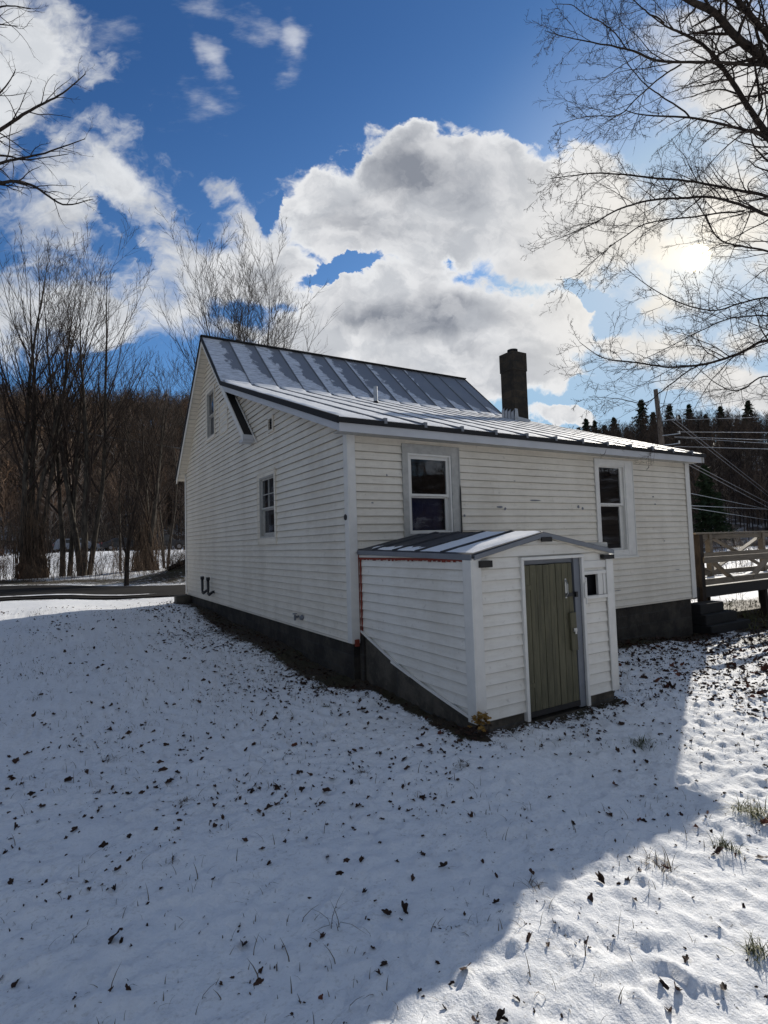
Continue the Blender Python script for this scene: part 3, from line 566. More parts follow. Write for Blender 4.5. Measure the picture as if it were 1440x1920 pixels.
# windows
def window(par,org,ud,nd,o,cas,glass,sillh=.0,mr=None,style=0,curtain=None,m_c=M_trim,inset=.05,name='window',muntin=False,m_s=None):
    m_s=m_s or M_trim
    """o outer rect u0,u1,z0,z1 ; cas = casing widths l,r,b,t ; glass rect ; mr meeting rail z"""
    org=np.array(org,float); ud=np.array(ud,float); nd=np.array(nd,float)
    def bx(mb,u0,u1,z0,z1,d0,d1):
        P=[]
        for z in (z0,z1):
            for (u,d) in ((u0,d0),(u1,d0),(u1,d1),(u0,d1)): P.append(org+ud*u+nd*d+np.array([0,0,z]))
        mb.hexa(P)
    u0,u1,z0,z1=o; l,r,b_,t_=cas
    mb=MB()
    bx(mb,u0,u0+l,z0,z1,-.02,.034); bx(mb,u1-r,u1,z0,z1,-.02,.034); bx(mb,u0+l,u1-r,z1-t_,z1,-.02,.032); bx(mb,u0+l,u1-r,z0,z0+b_,-.02,.032)
    # outer J channel lip
    e=.018
    bx(mb,u0-.004,u0+e,z0-.004,z1+.004,.0345,.044); bx(mb,u1-e,u1+.004,z0-.004,z1+.004,.0345,.044); bx(mb,u0+e,u1-e,z1-e,z1+.004,.0345,.043); bx(mb,u0+e,u1-e,z0-.004,z0+e,.0345,.043)
    W_=mb.build(name,m_c,par,bevel=.003)
    # reveal + sash
    s=MB(); iu0,iu1,iz0,iz1=u0+l,u1-r,z0+b_,z1-t_
    g0,g1,h0,h1=glass
    mrz=mr if mr else (h0+h1)/2
    bx(s,iu0+.001,iu0+.03,iz0,iz1,-.09,.022); bx(s,iu1-.03,iu1-.001,iz0,iz1,-.09,.022); bx(s,iu0+.03,iu1-.03,iz1-.03,iz1-.001,-.09,.021); bx(s,iu0+.03,iu1-.03,iz0+.001,iz0+.03,-.09,.024)
    # upper sash (outer), lower sash (inner)
    a=-.012
    bx(s,iu0+.03,g0,mrz-.02,iz1-.03,a-.03,a); bx(s,g1,iu1-.03,mrz-.02,iz1-.03,a-.03,a); bx(s,g0,g1,h1,iz1-.03,a-.03,a-.001); bx(s,g0,g1,mrz-.005,mrz+.028,a-.03,a-.001)
    a2=-.045
    bx(s,iu0+.03,g0+.012,iz0+.03,mrz+.01,a2-.03,a2); bx(s,g1-.012,iu1-.03,iz0+.03,mrz+.01,a2-.03,a2); bx(s,g0+.012,g1-.012,iz0+.03,h0,a2-.03,a2-.001); bx(s,g0+.012,g1-.012,mrz-.03,mrz-.007,a2-.03,a2+.002)
    if muntin:
        bx(s,(g0+g1)/2-.008,(g0+g1)/2+.008,mrz+.028,h1,a-.02,a-.006); bx(s,g0,g1,(mrz+h1)/2-.008,(mrz+h1)/2+.008,a-.021,a-.007)
    s.build('sash',m_s,W_)
    for (q0,q1,d) in ((mrz+.02,h1+.006,a-.02),(h0-.006,mrz-.02,a2-.02)):
        p=MB(); A=[org+ud*u+nd*d+np.array([0,0,z]) for u,z in ((g0-.006,q0),(g1+.006,q0),(g1+.006,q1),(g0-.006,q1))]
        if np.cross(ud,[0,0,1])@nd<0: A=A[::-1]
        p.add(A,[(0,1,2,3)]); p.build('pane',M_glass,W_)
    if sillh:
        p=MB(); bx(p,u0-.02,u1+.02,z0-.045,z0-.004,-.0,.062); p.build('window_sill',m_c,W_,bevel=.004)
    if curtain:
        for (c0,c1,k0,k1) in curtain:
            p=MB(); n_=26; us=np.linspace(c0,c1,n_)
            A=[org+ud*u+nd*(-.13+.014*math.sin(i*1.9)+.006*math.sin(i*5))+np.array([0,0,z]) for z in (k0,k1) for i,u in enumerate(us)]
            p.add(A,[(j,j+1,n_+j+1,n_+j) for j in range(n_-1)]); p.build('curtain',M_curt,W_,smooth=True)
    # light-tight return between siding and glass
    return W_
EO=((0,0,0),(1,0,0),(0,-1,0)); GO=((0,0,0),(0,1,0),(-1,0,0))
W1=window(house,*EO,(.87,1.93,1.38,2.78),(.10,.155,.07,.13),(1.05,1.70,1.50,2.57),mr=2.02,m_c=M_old)
p=MB(); p.add([(1.0,.16,1.4),(1.8,.16,1.4),(1.8,.16,2.0),(1.0,.16,2.0)],[(0,1,2,3)]); p.build('blind',simple('navy_blind',(.02,.028,.11),.8,.1,4),W1)
W1['label']='window with peeling grey casing above the cellar entrance roof'
W2=window(house,*EO,(5.14,6.27,.95,2.79),(.10,.24,.085,.10),(5.30,5.92,1.10,2.64),mr=1.93,sillh=1)
W3=window(house,*GO,(2.87,3.90,1.37,2.78),(.085,.085,.13,.10),(3.04,3.74,1.60,2.62),mr=2.06,m_c=M_sid,curtain=[(3.0,3.78,1.95,2.66),(3.0,3.22,1.6,1.95),(3.6,3.78,1.6,1.95)],muntin=True,m_s=M_old)
W4=window(house,*GO,(7.20,8.10,4.16,5.50),(.07,.07,.07,.07),(7.33,7.97,4.28,5.38),mr=4.80,m_c=M_sid,m_s=M_old)
for (og,ud_,nd_,u0,u1,z0,z1) in (((HW,0,0),(0,1,0),(1,0,0),2.95,3.95,1.25,2.75),((0,HL,0),(1,0,0),(0,1,0),1.45,2.45,1.15,2.65),((0,HL,0),(1,0,0),(0,1,0),5.75,6.75,1.15,2.65)):
    window(house,og,ud_,nd_,(u0,u1,z0,z1),(.08,.08,.08,.08),(u0+.14,u1-.14,z0+.14,z1-.14))
# dark rot beside window 1 and torn j-channel
mb=MB(); mb.prism([(1.905,-.050,1.42),(1.93,-.050,1.38),(1.93,-.050,2.15),(1.915,-.050,2.2),(1.905,-.050,2.0),(1.91,-.050,1.7)],(0,-.004,0)); mb.prism([(.93,-.048,1.385),(1.9,-.048,1.385),(1.9,-.048,1.43),(1.6,-.048,1.42),(1.2,-.048,1.425),(.95,-.048,1.405)],(0,-.005,0))
mb.build('rotten_edge',M_dkwood,W1)
# small louvred opening
mb=MB()
for (a,b_,c,d) in ((2.93,2.975,3.47,3.77),(3.175,3.22,3.47,3.77),(2.975,3.175,3.47,3.515),(2.975,3.175,3.725,3.77)): mb.box((-.04,a,c),(.0,b_,d))
VV=mb.build('gable_vent',M_soff,house,bevel=.003); mb=MB()
for k_ in range(4): mb.hexa([(-.005,2.976,3.53+k_*.05),(-.03,2.976,3.52+k_*.05),(-.03,3.174,3.52+k_*.05),(-.005,3.174,3.53+k_*.05),(-.005,2.976,3.535+k_*.05),(-.03,2.976,3.525+k_*.05),(-.03,3.174,3.525+k_*.05),(-.005,3.174,3.535+k_*.05)])
mb.build('louvre',M_black,VV); mb=MB(); mb.box((.02,2.95,3.48),(.05,3.2,3.76)); mb.build('vent_backing',M_room,VV)
# hatch panel beside attic window
mb=MB()
for (a,b_,c,d) in ((6.03,6.075,4.09,4.96),(6.755,6.80,4.09,4.96),(6.075,6.755,4.09,4.135),(6.075,6.755,4.915,4.96)): mb.box((-.036,a,c),(0,b_,d))
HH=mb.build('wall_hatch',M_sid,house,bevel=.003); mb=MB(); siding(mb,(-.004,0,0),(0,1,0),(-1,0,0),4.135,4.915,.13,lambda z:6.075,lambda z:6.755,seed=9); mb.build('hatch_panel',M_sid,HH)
# ---- roof: slabs
RX0,RX1=-.25,HW+.25
mb=MB(); th=.05
def slab(mb,y0,z0,y1,z1,x0,x1,th):
    mb.hexa([(x0,y0,z0-th),(x1,y0,z0-th),(x1,y1,z1-th),(x0,y1,z1-th),(x0,y0,z0),(x1,y0,z0),(x1,y1,z1),(x0,y1,z1)])
slab(mb,-.25,3.03,5.70,5.12,RX0,RX1,th); slab(mb,5.7003,5.1203,7.557,6.80,RX0,RX1,th); slab(mb,7.5573,6.7997,11.12,3.565,RX0,RX1,th)
roof=mb.build('roof',M_roof,house)
# sheathing edge, dark
mb=MB(); slab(mb,-.262,2.985,5.69,5.066,RX0-.012,RX1+.012,.035)
slab(mb,5.7,5.066,7.557,6.747,RX0-.012,RX1+.012,.03); slab(mb,7.557,6.747,11.13,3.51,RX0-.012,RX1+.012,.03)
# drip edges
mb.box((RX0-.03,-.285,2.955),(RX1+.03,-.2555,3.022))
for x in (RX0-.03,RX1+.004):
    slab(mb,-.25,3.040,5.70,5.135,x,x+.026,.10); slab(mb,5.7001,5.1351,7.557,6.825,x,x+.026,.10); slab(mb,7.5571,6.8249,11.14,3.575,x,x+.026,.10)
mb.build('drip_edge',M_dark,roof)
# fascia & rake boards
mb=MB(); mb.box((RX0-.002,-.2535,2.835),(RX1-.11,-.228,2.975)); mb.box((RX0+6.79,-.2565,2.833),(RX1-.108,-.2537,2.972)); mb.build('fascia',M_fas,house,bevel=.003)
mb=MB()
for x in (RX0-.004,RX1-.03):
    mb=MB(); slab(mb,-.255,2.978,5.62,5.035,x,x+.024,.145); mb.build('rake_board',M_fas,house,bevel=.003)
for x in (RX0-.0065,RX1-.028):
    # steep rear slope rake runs on below the lean-to roof
    mb=MB(); slab(mb,4.09,3.615,7.557,6.755,x,x+.026,.16); slab(mb,7.557,6.755,11.12,3.525,x,x+.026,.16)
    mb.build('rake_board',M_trim,house,bevel=.003)
# old eave stub: dark underside and end return
mb=MB()
slab(mb,4.10,3.57,5.69,4.99,RX0+.022,-.02,.03)
mb.build('old_eave_soffit',M_dkwood,house)
mb=MB(); mb.box((RX0-.006,4.062,3.50),(-.02,4.088,3.60)); mb.box((RX0-.006,4.0885,3.455),(-.02,4.35,3.4995+.02)); mb.build('eave_return',M_fas,house)
mb=MB(); mb.beam((-.045,3.86,3.42),(-.045,5.25,4.66),.022,.03); mb.build('old_rake_trim',M_trim,house)
# rake soffit on front slope (ribbed panels)
mb=MB(); 
for i in range(34):
    a=7.60+i*(11.08-7.60)/34; b_=a+(11.08-7.60)/34-.012
    za=6.80-(a-7.557)*.908-.155; zb=6.80-(b_-7.557)*.908-.155
    mb.hexa([(RX0+.02,a,za-.01),(-.004,a,za-.01),(-.004,b_,zb-.01),(RX0+.02,b_,zb-.01),(RX0+.02,a,za),(-.004,a,za),(-.004,b_,zb),(RX0+.02,b_,zb)])
for i in range(18):
    a=5.72+i*(7.52-5.72)/18; b_=a+(7.52-5.72)/18-.012
    za=6.80+(a-7.557)*.905-.155; zb=6.80+(b_-7.557)*.905-.155
    mb.hexa([(RX0+.02,a,za-.01),(-.004,a,za-.01),(-.004,b_,zb-.01),(RX0+.02,b_,zb-.01),(RX0+.02,a,za),(-.004,a,za),(-.004,b_,zb),(RX0+.02,b_,zb)])
mb.build('soffit',M_soff,house)
mb=MB(); mb.box((RX0+.02,-.226,2.842),(RX1-.11,-.02,2.86))
slab(mb,-.2,2.90,5.6,4.96,RX0+.022,-.016,.012); mb.build('soffit',M_old,house)
# seams
NS=13; pit=.682
mb=MB()
ln=math.hypot(5.95,2.09)
for i in range(NS+1):
    x=min(RX0+.02+i*pit,RX1-.03)
    if 0<i<NS: slab(mb,-.262,3.052,5.70,5.148,x-.011,x+.011,.035)
    if 0<i<NS:
        slab(mb,5.7,5.148,7.54,6.815,x-.010,x+.010,.03)
        mb.box((x-.024,-.292,2.985),(x+.024,-.20,3.066))   # folded seam end at the eave
    if 0<i<NS: slab(mb,7.57,6.815,11.12,3.59,x-.010,x+.010,.03)
mb.build('standing_seam',M_grey,roof)
mb=MB(); mb.beam((RX0-.03,7.557,6.822),(RX1+.03,7.557,6.822),.14,.03); mb.build('ridge_cap',M_dark,roof)
# snow pans on the lean-to roof
Vs=[];Qs=[];nb=0
sl_=(5.12-3.03)/5.95
for i in range(NS):
    x0=RX0+.02+i*pit+.016; x1=min(RX0+.02+(i+1)*pit,RX1)-.018
    nu,nv=16,90
    u=np.linspace(0,1,nu); v=np.linspace(0,1,nv)
    e0=.05+.035*vn(x0*3+u*5,u*0+i,3)+.02*vn(u*22,u*0+i*3,5)+.03*np.abs(u-.5)*2     # ragged lower edge
    lft=.02+.03*np.clip(vn(v*14,v*0+i*5.1,8)+.2,0,1); rgt=.02+.10*np.clip(vn(v*11,v*0+i*2.7,9)+.1,0,1)*(1-v)
    XX=(x0+lft)[:,None]*(1-u)+(x1-rgt)[:,None]*u
    YY=-.235+e0[None,:]*(1-v[:,None])**.5+v[:,None]*(5.72+.03-(-.235))
    h=.016+.010*fbm(XX*6,YY*4,3,4)
    bd=np.minimum(np.minimum(u,1-u)[None,:]*8,1)*np.minimum(v[:,None]*26,1)
    bump_up=.05*np.exp(-((YY-5.66)/.10)**2)
    ZZ=3.03+(YY+.25)*sl_+.002+h*bd**.6+bump_up
    ZZ=np.maximum(ZZ,3.03+(YY+.25)*sl_+.002)
    Vs.append(np.stack([XX.ravel(),YY.ravel(),ZZ.ravel()],1)); I=np.arange(nu*nv).reshape(nv,nu)+nb
    Qs.append(np.stack([I[:-1,:-1].ravel(),I[:-1,1:].ravel(),I[1:,1:].ravel(),I[1:,:-1].ravel()],1)); nb+=nu*nv
np_mesh('roof_snow',np.concatenate(Vs),np.concatenate(Qs),M_rsnow,roof,smooth=True)
# chimney
ch=MB(); ch.box((7.18,4.0,4.3),(7.69,4.49,5.95)); ch.box((7.165,3.985,5.95),(7.705,4.505,6.47))
CH=ch.build('chimney',M_chim,house,bevel=.012)
mb=MB(); mb.tube([(7.435,4.245,6.46),(7.435,4.245,6.56)],.13,20); mb.tube([(7.435,4.245,6.54),(7.435,4.245,6.59)],.145,20); mb.build('flue_pot',M_dark,CH)
mb=MB()
for i in range(4):
    y=4.02+i*.12; mb.hexa([(7.155,y,4.45+.35*(y-4)),(7.178,y,4.45+.35*(y-4)),(7.178,y+.10,4.45+.35*(y-3.9)),(7.155,y+.10,4.45+.35*(y-3.9)),(7.15,y,4.80+.35*(y-4)),(7.178,y,4.84+.35*(y-4)),(7.178,y+.10,4.80+.35*(y-4)),(7.15,y+.10,4.77+.35*(y-4))])
mb.hexa([(7.14,3.965,4.48),(7.72,3.965,4.48),(7.72,3.984,4.48),(7.14,3.984,4.48),(7.14,3.975,4.66),(7.72,3.965,4.60),(7.72,3.984,4.60),(7.14,3.984,4.66)])
mb.hexa([(7.14,3.96,4.6),(7.27,3.96,4.6),(7.27,3.974,4.6),(7.14,3.974,4.6),(7.15,3.96,4.86),(7.25,3.96,4.85),(7.25,3.974,4.85),(7.15,3.974,4.86)])
mb.build('flashing',M_steel,CH)
# vent pipe through roof: find y so that it reads on the slope
mb=MB(); mb.tube([(3.0,4.30,4.5),(3.0,4.30,5.03)],.048,16); mb.build('vent_pipe',M_steel,house,smooth=False)
mb=MB(); mb.tube([(3.0,4.30,4.60),(3.0,4.30,4.68)],[.10,.052],16); mb.build('pipe_boot',M_dark,house)
# fuel pipes on gable wall
for y in (8.35,7.72):
    mb=MB(); P=[(.02,y-.16,.20),(-.09,y-.16,.20)]
    for a in np.linspace(0,90,6): P.append((-.10-.02*math.sin(R_(a)),y-.16+.16*(a/90),.17+.03*(a/90)*0))
    P+= [(-.12,y,.24),(-.12,y,.55)]
    mb.tube([(.02,y-.22,.24),(-.06,y-.22,.235),(-.10,y-.19,.20),(-.115,y-.10,.165),(-.12,y-.02,.19),(-.12,y,.26),(-.12,y,.56)],.035,12)
    mb.tube([(-.12,y,.52),(-.12,y,.60)],.048,12); mb.build('fuel_pipe',M_black,house,smooth=True)
mb=MB(); mb.tube([(.0,1.90,.16),(-.09,1.90,.15)],.022,10); mb.tube([(-.085,1.90,.19),(-.085,1.90,.10)],.02,10); mb.tube([(-.085,1.90,.20),(-.085,1.90,.215)],.04,10)
mb.build('garden_tap',M_grey,house)
mb=MB(); mb.tube([(-.02,1.72,.16),(-.07,1.72,.15)],[.05,.03],10); mb.build('wall_outlet',M_grey,house)
mb=MB(); mb.tube([(-.034,.055,1.70),(-.048,.055,1.70)],.042,20); mb.build('round_cap',M_black,house)
# scuffs and old fixing holes on eave wall
for (x,z,wx,wz) in ((2.0,1.72,.05,.03),(2.75,1.86,.16,.02),(2.86,1.83,.05,.03),(3.55,1.98,.32,.012),(4.65,1.88,.07,.03),(4.76,1.85,.06,.03),(6.9,2.10,.09,.02),(6.95,1.95,.07,.02),(5.62,.30,.22,.008),(.35,1.9,.04,.012),(.6,2.3,.03,.02),(3.1,2.3,.05,.008),(4.2,.9,.14,.006),(7.2,1.2,.05,.012),(7.6,.6,.16,.006)):
    mb=MB(); n_=9; P=[(x+wx*.5*math.cos(i*6.28/n_)*random.uniform(.6,1.1),-.0265,z+wz*math.sin(i*6.28/n_)*random.uniform(.5,1.1)) for i in range(n_)]
    mb.prism(P,(0,-.0015,0)); mb.build('wall_scuff',M_grey,house)

# ------------------------------------------------------------ SHED (cellar entrance)
SX0,SX1,SY=.12,2.25,-2.40; SZ=-.50; SE=.117
shed=thing('cellar_entrance','low white sided cellar entrance with olive plank door and shallow gable roof','cellar entrance',(SX0,SY,-.6))
DO=(.80,1.735,-.62,1.09)
front_top=lambda z: 0
slo=lambda z: SX0 if z<1.13 else float(np.interp(z,[1.13,1.32],[SX0,1.13]))
shi=lambda z: SX1 if z<1.13 else float(np.interp(z,[1.13,1.32],[SX1,1.17]))
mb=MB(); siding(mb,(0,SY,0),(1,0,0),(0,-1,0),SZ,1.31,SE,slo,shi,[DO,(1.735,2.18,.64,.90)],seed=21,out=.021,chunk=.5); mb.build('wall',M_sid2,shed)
# side wall with a slanted bottom following the slope
mb=MB(); rr2=random.Random(4)
def zbot(y): return float(np.interp(y,[-2.40,-1.74,-1.10,-.08,0],[-.46,-.345,-.196,.125,.15]))
nC=int((1.16-SZ)/SE)+1
for c in range(nC):
    za=SZ+c*SE; zb=min(za+SE,1.17)
    ys=sorted(set([SY]+list(np.arange(SY+.3,0,.3))+[0]+list(np.interp([za],[-.46,-.345,-.196,.125,.15],[-2.4,-1.74,-1.1,-.08,0]))+list(np.interp([zb],[-.46,-.345,-.196,.125,.15],[-2.4,-1.74,-1.1,-.08,0]))))
    wv=rr2.uniform(-.002,.002)
    for i in range(len(ys)-1):
        a,b_=ys[i],ys[i+1]
        if b_-a<1e-4: continue
        la,lb=max(za,zbot(a)),max(za,zbot(b_))
        if la>=zb and lb>=zb: continue
        la=min(la,zb); lb=min(lb,zb)
        of=lambda z:.002+.020*(1-(z-za)/SE)**1.3+wv
        mb.add([(SX0-of(la),a,la),(SX0-of(lb),b_,lb),(SX0-of(zb),b_,zb),(SX0-of(zb),a,zb)],[(0,3,2,1)])
        if la==za and lb==za: mb.add([(SX0-of(la),a,la),(SX0-of(lb),b_,lb),(SX0,b_,lb),(SX0,a,la)],[(0,1,2,3)])
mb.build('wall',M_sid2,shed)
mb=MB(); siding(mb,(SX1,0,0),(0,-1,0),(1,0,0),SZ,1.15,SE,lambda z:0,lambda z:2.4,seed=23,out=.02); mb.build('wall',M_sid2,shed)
# slanted lower trim, loose
mb=MB(); P=[(-2.44,-.475),(-1.9,-.375),(-1.5,-.295),(-1.1,-.20),(-.7,-.075),(-.35,.04),(-.06,.14)]
for (a,b_) in zip(P[:-1],P[1:]): mb.beam((SX0-.028,a[0],a[1]),(SX0-.028,b_[0],b_[1]),.022,.03)
mb.beam((SX0-.038,-1.25,-.24),(SX0-.05,-.85,-.14),.008,.028)
mb.build('lower_trim',M_trim,shed)
# footing
mb=MB(); mb.box((SX0+.01,SY+.02,-1.2),(SX0+.16,-.0,-.50)); 
mb.prism([(SX0+.008,SY+.02,-.5005),(SX0+.008,0,-.5005),(SX0+.008,0,.17),(SX0+.008,-1.1,-.17),(SX0+.008,-1.74,-.32),(SX0+.008,SY+.02,-.44)],(.14,0,0))
mb.box((SX0+.161,SY+.012,-1.2),(DO[0]-.01,SY+.15,-.485)); mb.box((DO[1]+.01,SY+.012,-1.2),(SX1,SY+.15,-.485)); mb.box((SX1-.15,SY+.151,-1.2),(SX1-.001,-.0,-.485)); mb.box((DO[0]-.01,SY+.012,-1.2),(DO[1]+.01,SY+.3,-.63))
mb.build('footing',M_found2,shed)
mb=MB(); mb.box((SX0-.022,-.112,-.9),(SX0+.007,-.0,.11)); mb.build('footing_edge',M_found,shed)
# corner boards
corner(SX0,SY,-1,-1,SZ+.0,1.14,.095,.02,shed); corner(SX1,SY,1,-1,SZ,1.11,.085,.02,shed)
# door frame, door
mb=MB()
u0,u1,z0,z1=DO
mb.box((u0-.03,SY-.045,z0+.02),(u0+.012,SY+.10,z1+.0)); mb.box((u1-.012,SY-.045,z0+.02),(u1+.03,SY-.01,z1+.0)); mb.box((u0-.03,SY-.052,z1+.0005),(u1+.03,SY+.10,z1+.035))
mb.build('door_frame',M_trim,shed,bevel=.004)
mb=MB(); mb.box((u1-.11,SY-.009,z0+.02),(u1-.013,SY+.10,z1-.001)); mb.box((u0+.013,SY+.02,z1-.05),(u1-.11,SY+.10,z1-.001)); mb.build('door_jamb',M_grey,shed)
mb=MB(); mb.box((u1+.028,SY-.057,.55),(u1+.052,SY-.02,.86)); mb.box((u1-.0,SY-.066,.62),(u1+.028,SY-.046,.80)); mb.build('peeling_trim',M_trim,shed,bevel=.01)
DR=MB(); nb_=8; dw=(u1-.115)-(u0+.018)
for i in range(nb_):
    a=u0+.018+i*dw/nb_; b_=a+dw/nb_-.006
    zt=z1-.055+random.uniform(-.004,.004)
    if i==nb_-1: DR.hexa([(a,SY-.012,z0+.10),(b_,SY-.012,z0+.10),(b_,SY+.016,z0+.10),(a,SY+.016,z0+.10),(a,SY-.012,zt),(b_-.035,SY-.012,zt),(b_-.035,SY+.016,zt),(a,SY+.016,zt)])
    else: DR.box((a,SY-.012+random.uniform(-.003,.002),z0+.10),(b_,SY+.016,zt))
door=DR.build('door',M_door,shed,bevel=.003)
mb=MB(); mb.box((u0+.018,SY+.017,z0+.08),(u1-.118,SY+.03,z1-.06)); mb.box((u0+.015,SY-.018,z0+.045),(u1-.115,SY+.02,z0+.099)); mb.build('door_backing',M_dkwood,door)
mb=MB(); mb.hexa([(1.50,SY-.045,.05),(1.60,SY-.045,.05),(1.60,SY-.013,.05),(1.50,SY-.013,.05),(1.49,SY-.045,.475),(1.585,SY-.045,.475),(1.585,SY-.013,.475),(1.49,SY-.013,.475)]); mb.build('lock_board',M_door,door,bevel=.004)
mb=MB(); mb.box((1.525,SY-.06,.26),(1.575,SY-.046,.30)); mb.box((1.535,SY-.068,.235),(1.56,SY-.0605,.27)); mb.build('padlock',M_brass,door)
mb=MB(); mb.box((1.455,SY-.02,.64),(1.48,SY-.013,.86)); mb.tube([(1.47,SY-.02,.84),(1.45,SY-.06,.80),(1.45,SY-.06,.70),(1.47,SY-.02,.66)],.008,8); mb.build('door_handle',M_brass,door)
mb=MB(); mb.box((1.46,SY-.024,.655),(1.63,SY-.014,.695)); mb.box((1.60,SY-.05,.645),(1.63,SY-.0245,.705)); mb.build('hasp',M_black,door)
for z_ in (.77,-.27):
    mb=MB(); mb.box((u0+.014,SY-.02,z_),(u0+.12,SY-.014,z_+.05)); mb.tube([(u0+.016,SY-.024,z_-.01),(u0+.016,SY-.024,z_+.06)],.009,8); mb.build('hinge',M_door,door)
# small unglazed opening right of door with trim boards
mb=MB(); mb.box((1.766,SY-.034,.885),(2.163,SY-.016,.925)); mb.box((1.766,SY-.04,.600),(2.163,SY-.016,.638)); mb.box((2.02,SY-.026,.639),(2.085,SY+.01,.884)); mb.box((2.12,SY-.024,.639),(2.163,SY+.012,.884)); mb.box((2.0855,SY-.014,.639),(2.1195,SY+.008,.884))
mb.box((1.766,SY-.030,.96),(2.163,SY-.018,1.045))
mb.build('opening_trim',M_trim,shed,bevel=.003)
mb=MB(); mb.box((1.60,SY+.12,.55),(2.2,SY+.14,1.0)); mb.tube([(1.8,SY+.1,.7),(1.86,SY+.08,.74),(1.84,SY+.1,.68)],.006,6); mb.build('dark_interior',M_room,shed)
# roof of shed
RXm=1.13; RZ_=1.395; EZ=1.185; YF=-2.445
rf=MB(); 
rf.prism([(SX0-.03,YF,EZ-.0),(RXm,YF,RZ_),(SX1+.04,YF,EZ-.015),(SX1+.04,YF,EZ-.048),(RXm,YF,RZ_-.034),(SX0-.03,YF,EZ-.034)],(0,2.445-.016,0))
sroof=rf.build('roof',M_shroof,shed)
mb=MB(); mb.prism([(SX0-.005,YF-.022,EZ-.012),(RXm,YF-.022,RZ_-.008),(SX1+.035,YF-.022,EZ-.022),(SX1+.035,YF-.022,EZ-.070),(RXm,YF-.022,RZ_-.056),(SX0-.005,YF-.022,EZ-.06)],(0,.021,0)); 
mb.box((SX0-.045,YF,EZ-.062),(SX0-.031,-.02,EZ-.004)); mb.build('fascia',M_grey,sroof)
mb=MB()
for k_ in range(1,5):
    y=YF+k_*.50
    mb.prism([(SX0-.03,y,EZ+.002),(RXm,y,RZ_+.002),(SX1+.04,y,EZ-.013),(SX1+.04,y,EZ+.008),(RXm,y,RZ_+.024),(SX0-.03,y,EZ+.022)],(0,.02,0))
mb.build('standing_seam',M_shroof,sroof)
Vs=[];Qs=[];nb=0
for k_ in range(5):
    y0=YF+k_*.50+.03; y1=min(YF+(k_+1)*.50-.015,-.30)
    for side in (0,1):
        nu,nv=14,12
        u=np.linspace(0,1,nu)[None,:]; v=np.linspace(0,1,nv)[:,None]
        e=.05+.03*vn(v*5+k_,v*0+side*4,2)
        if side==0: XX=(SX0-.03+e)*(1-u)+((RXm-.015) if k_<2 else SX0+.16+.12*vn(v*6+k_,v*0,9))*u
        else: XX=(SX1+.04-e-.25*(vn(v*3,v*0+k_,6)+.5))*(1-u)+(RXm+.015)*u
        YY=(y0+.02*vn(u*9,u*0+k_,4))*(1-v)+(y1+.03*vn(u*8,u*0+k_,5))*v+0*u
        zb=np.where(XX<RXm,EZ+(XX-SX0+.03)/(RXm-SX0+.03)*(RZ_-EZ),EZ-.015+(SX1+.04-XX)/(SX1+.04-RXm)*(RZ_-EZ+.015))
        bd=np.minimum(np.minimum(u,1-u*0)*5,1)*np.minimum(np.minimum(v,1-v)*6,1)
        ZZ=zb+.003+(.013+.01*fbm(XX*5,YY*5,3,3))*bd**.6
        Vs.append(np.stack([XX.ravel(),YY.ravel(),ZZ.ravel()],1)); I=np.arange(nu*nv).reshape(nv,nu)+nb
        q=np.stack([I[:-1,:-1].ravel(),I[:-1,1:].ravel(),I[1:,1:].ravel(),I[1:,:-1].ravel()],1)
        Qs.append(q if side==0 else q[:,::-1]); nb+=nu*nv
np_mesh('roof_snow',np.concatenate(Vs),np.concatenate(Qs),M_rsnow,sroof,smooth=True)
# flashing piece between roof and house wall
mb=MB(); mb.prism([(.0,-.018,1.19),(.6,-.018,1.345),(2.1,-.018,1.36),(2.35,-.018,1.2),(2.35,-.018,1.19),(1.13,-.018,1.385),(1.13,-.25,1.42),],(0,.0,.006))
mb=MB(); mb.add([(.02,-.02,1.20),(.95,-.02,1.375),(.95,-.32,1.372),(.30,-.40,1.262)],[(3,2,1,0)]); mb.add([(.95,-.0205,1.3755),(2.0,-.0205,1.345),(1.9,-.35,1.29),(.95,-.3205,1.3725)],[(3,2,1,0)])
mb.build('flashing',M_shroof,shed)
for o_ in [sroof]+list(sroof.children):
    yo=rootloc(o_).y; 
    for v in o_.data.vertices: v.co.z+=.024*max(0,(v.co.y+yo)-YF)
# rust stained frame along the top and corner
mb=MB()
mb.box((SX0-.026,SY+.05,1.115),(SX0-.018,-.03,1.14)); 
for i in range(26):
    y=SY+.05+i*.088; mb.box((SX0-.0265,y,1.115-random.uniform(.002,.02)),(SX0-.019,y+random.uniform(.03,.085),1.1155))
mb.box((.036,-.036,.06),(SX0-.0175,-.012,1.19)); mb.box((SX0-.03,-.10,.10),(SX0-.0175,-.075,1.12)); 
mb.box((.0,-.07,-.06),(.06,-.036,.03))
mb.build('rusty_edge',M_rust,shed)
mb=MB(); mb.beam((RXm-.07,YF-.024,RZ_-.085),(RXm+.09,YF-.024,RZ_-.085),.02,.05); mb.build('ridge_end',M_dkwood,shed); mb=MB(); mb.box((SX0+.06,YF-.028,EZ-.14),(SX0+.22,YF+.03,EZ-.072)); mb.build('rafter_end',M_dkwood,shed); mb=MB(); mb.box((SX1-.16,YF-.026,EZ-.13),(SX1+.03,YF+.03,EZ-.08))
mb.build('rafter_end',M_dkwood,shed)
mb=MB(); mb.prism([(SX0+.03,SY-.036,1.11),(RXm,SY-.036,1.345),(SX1-.03,SY-.036,1.09),(SX1-.03,SY-.036,1.13),(RXm,SY-.036,1.375),(SX0+.03,SY-.036,1.15)],(0,.02,0)); mb.build('gable_trim',M_soff,shed)

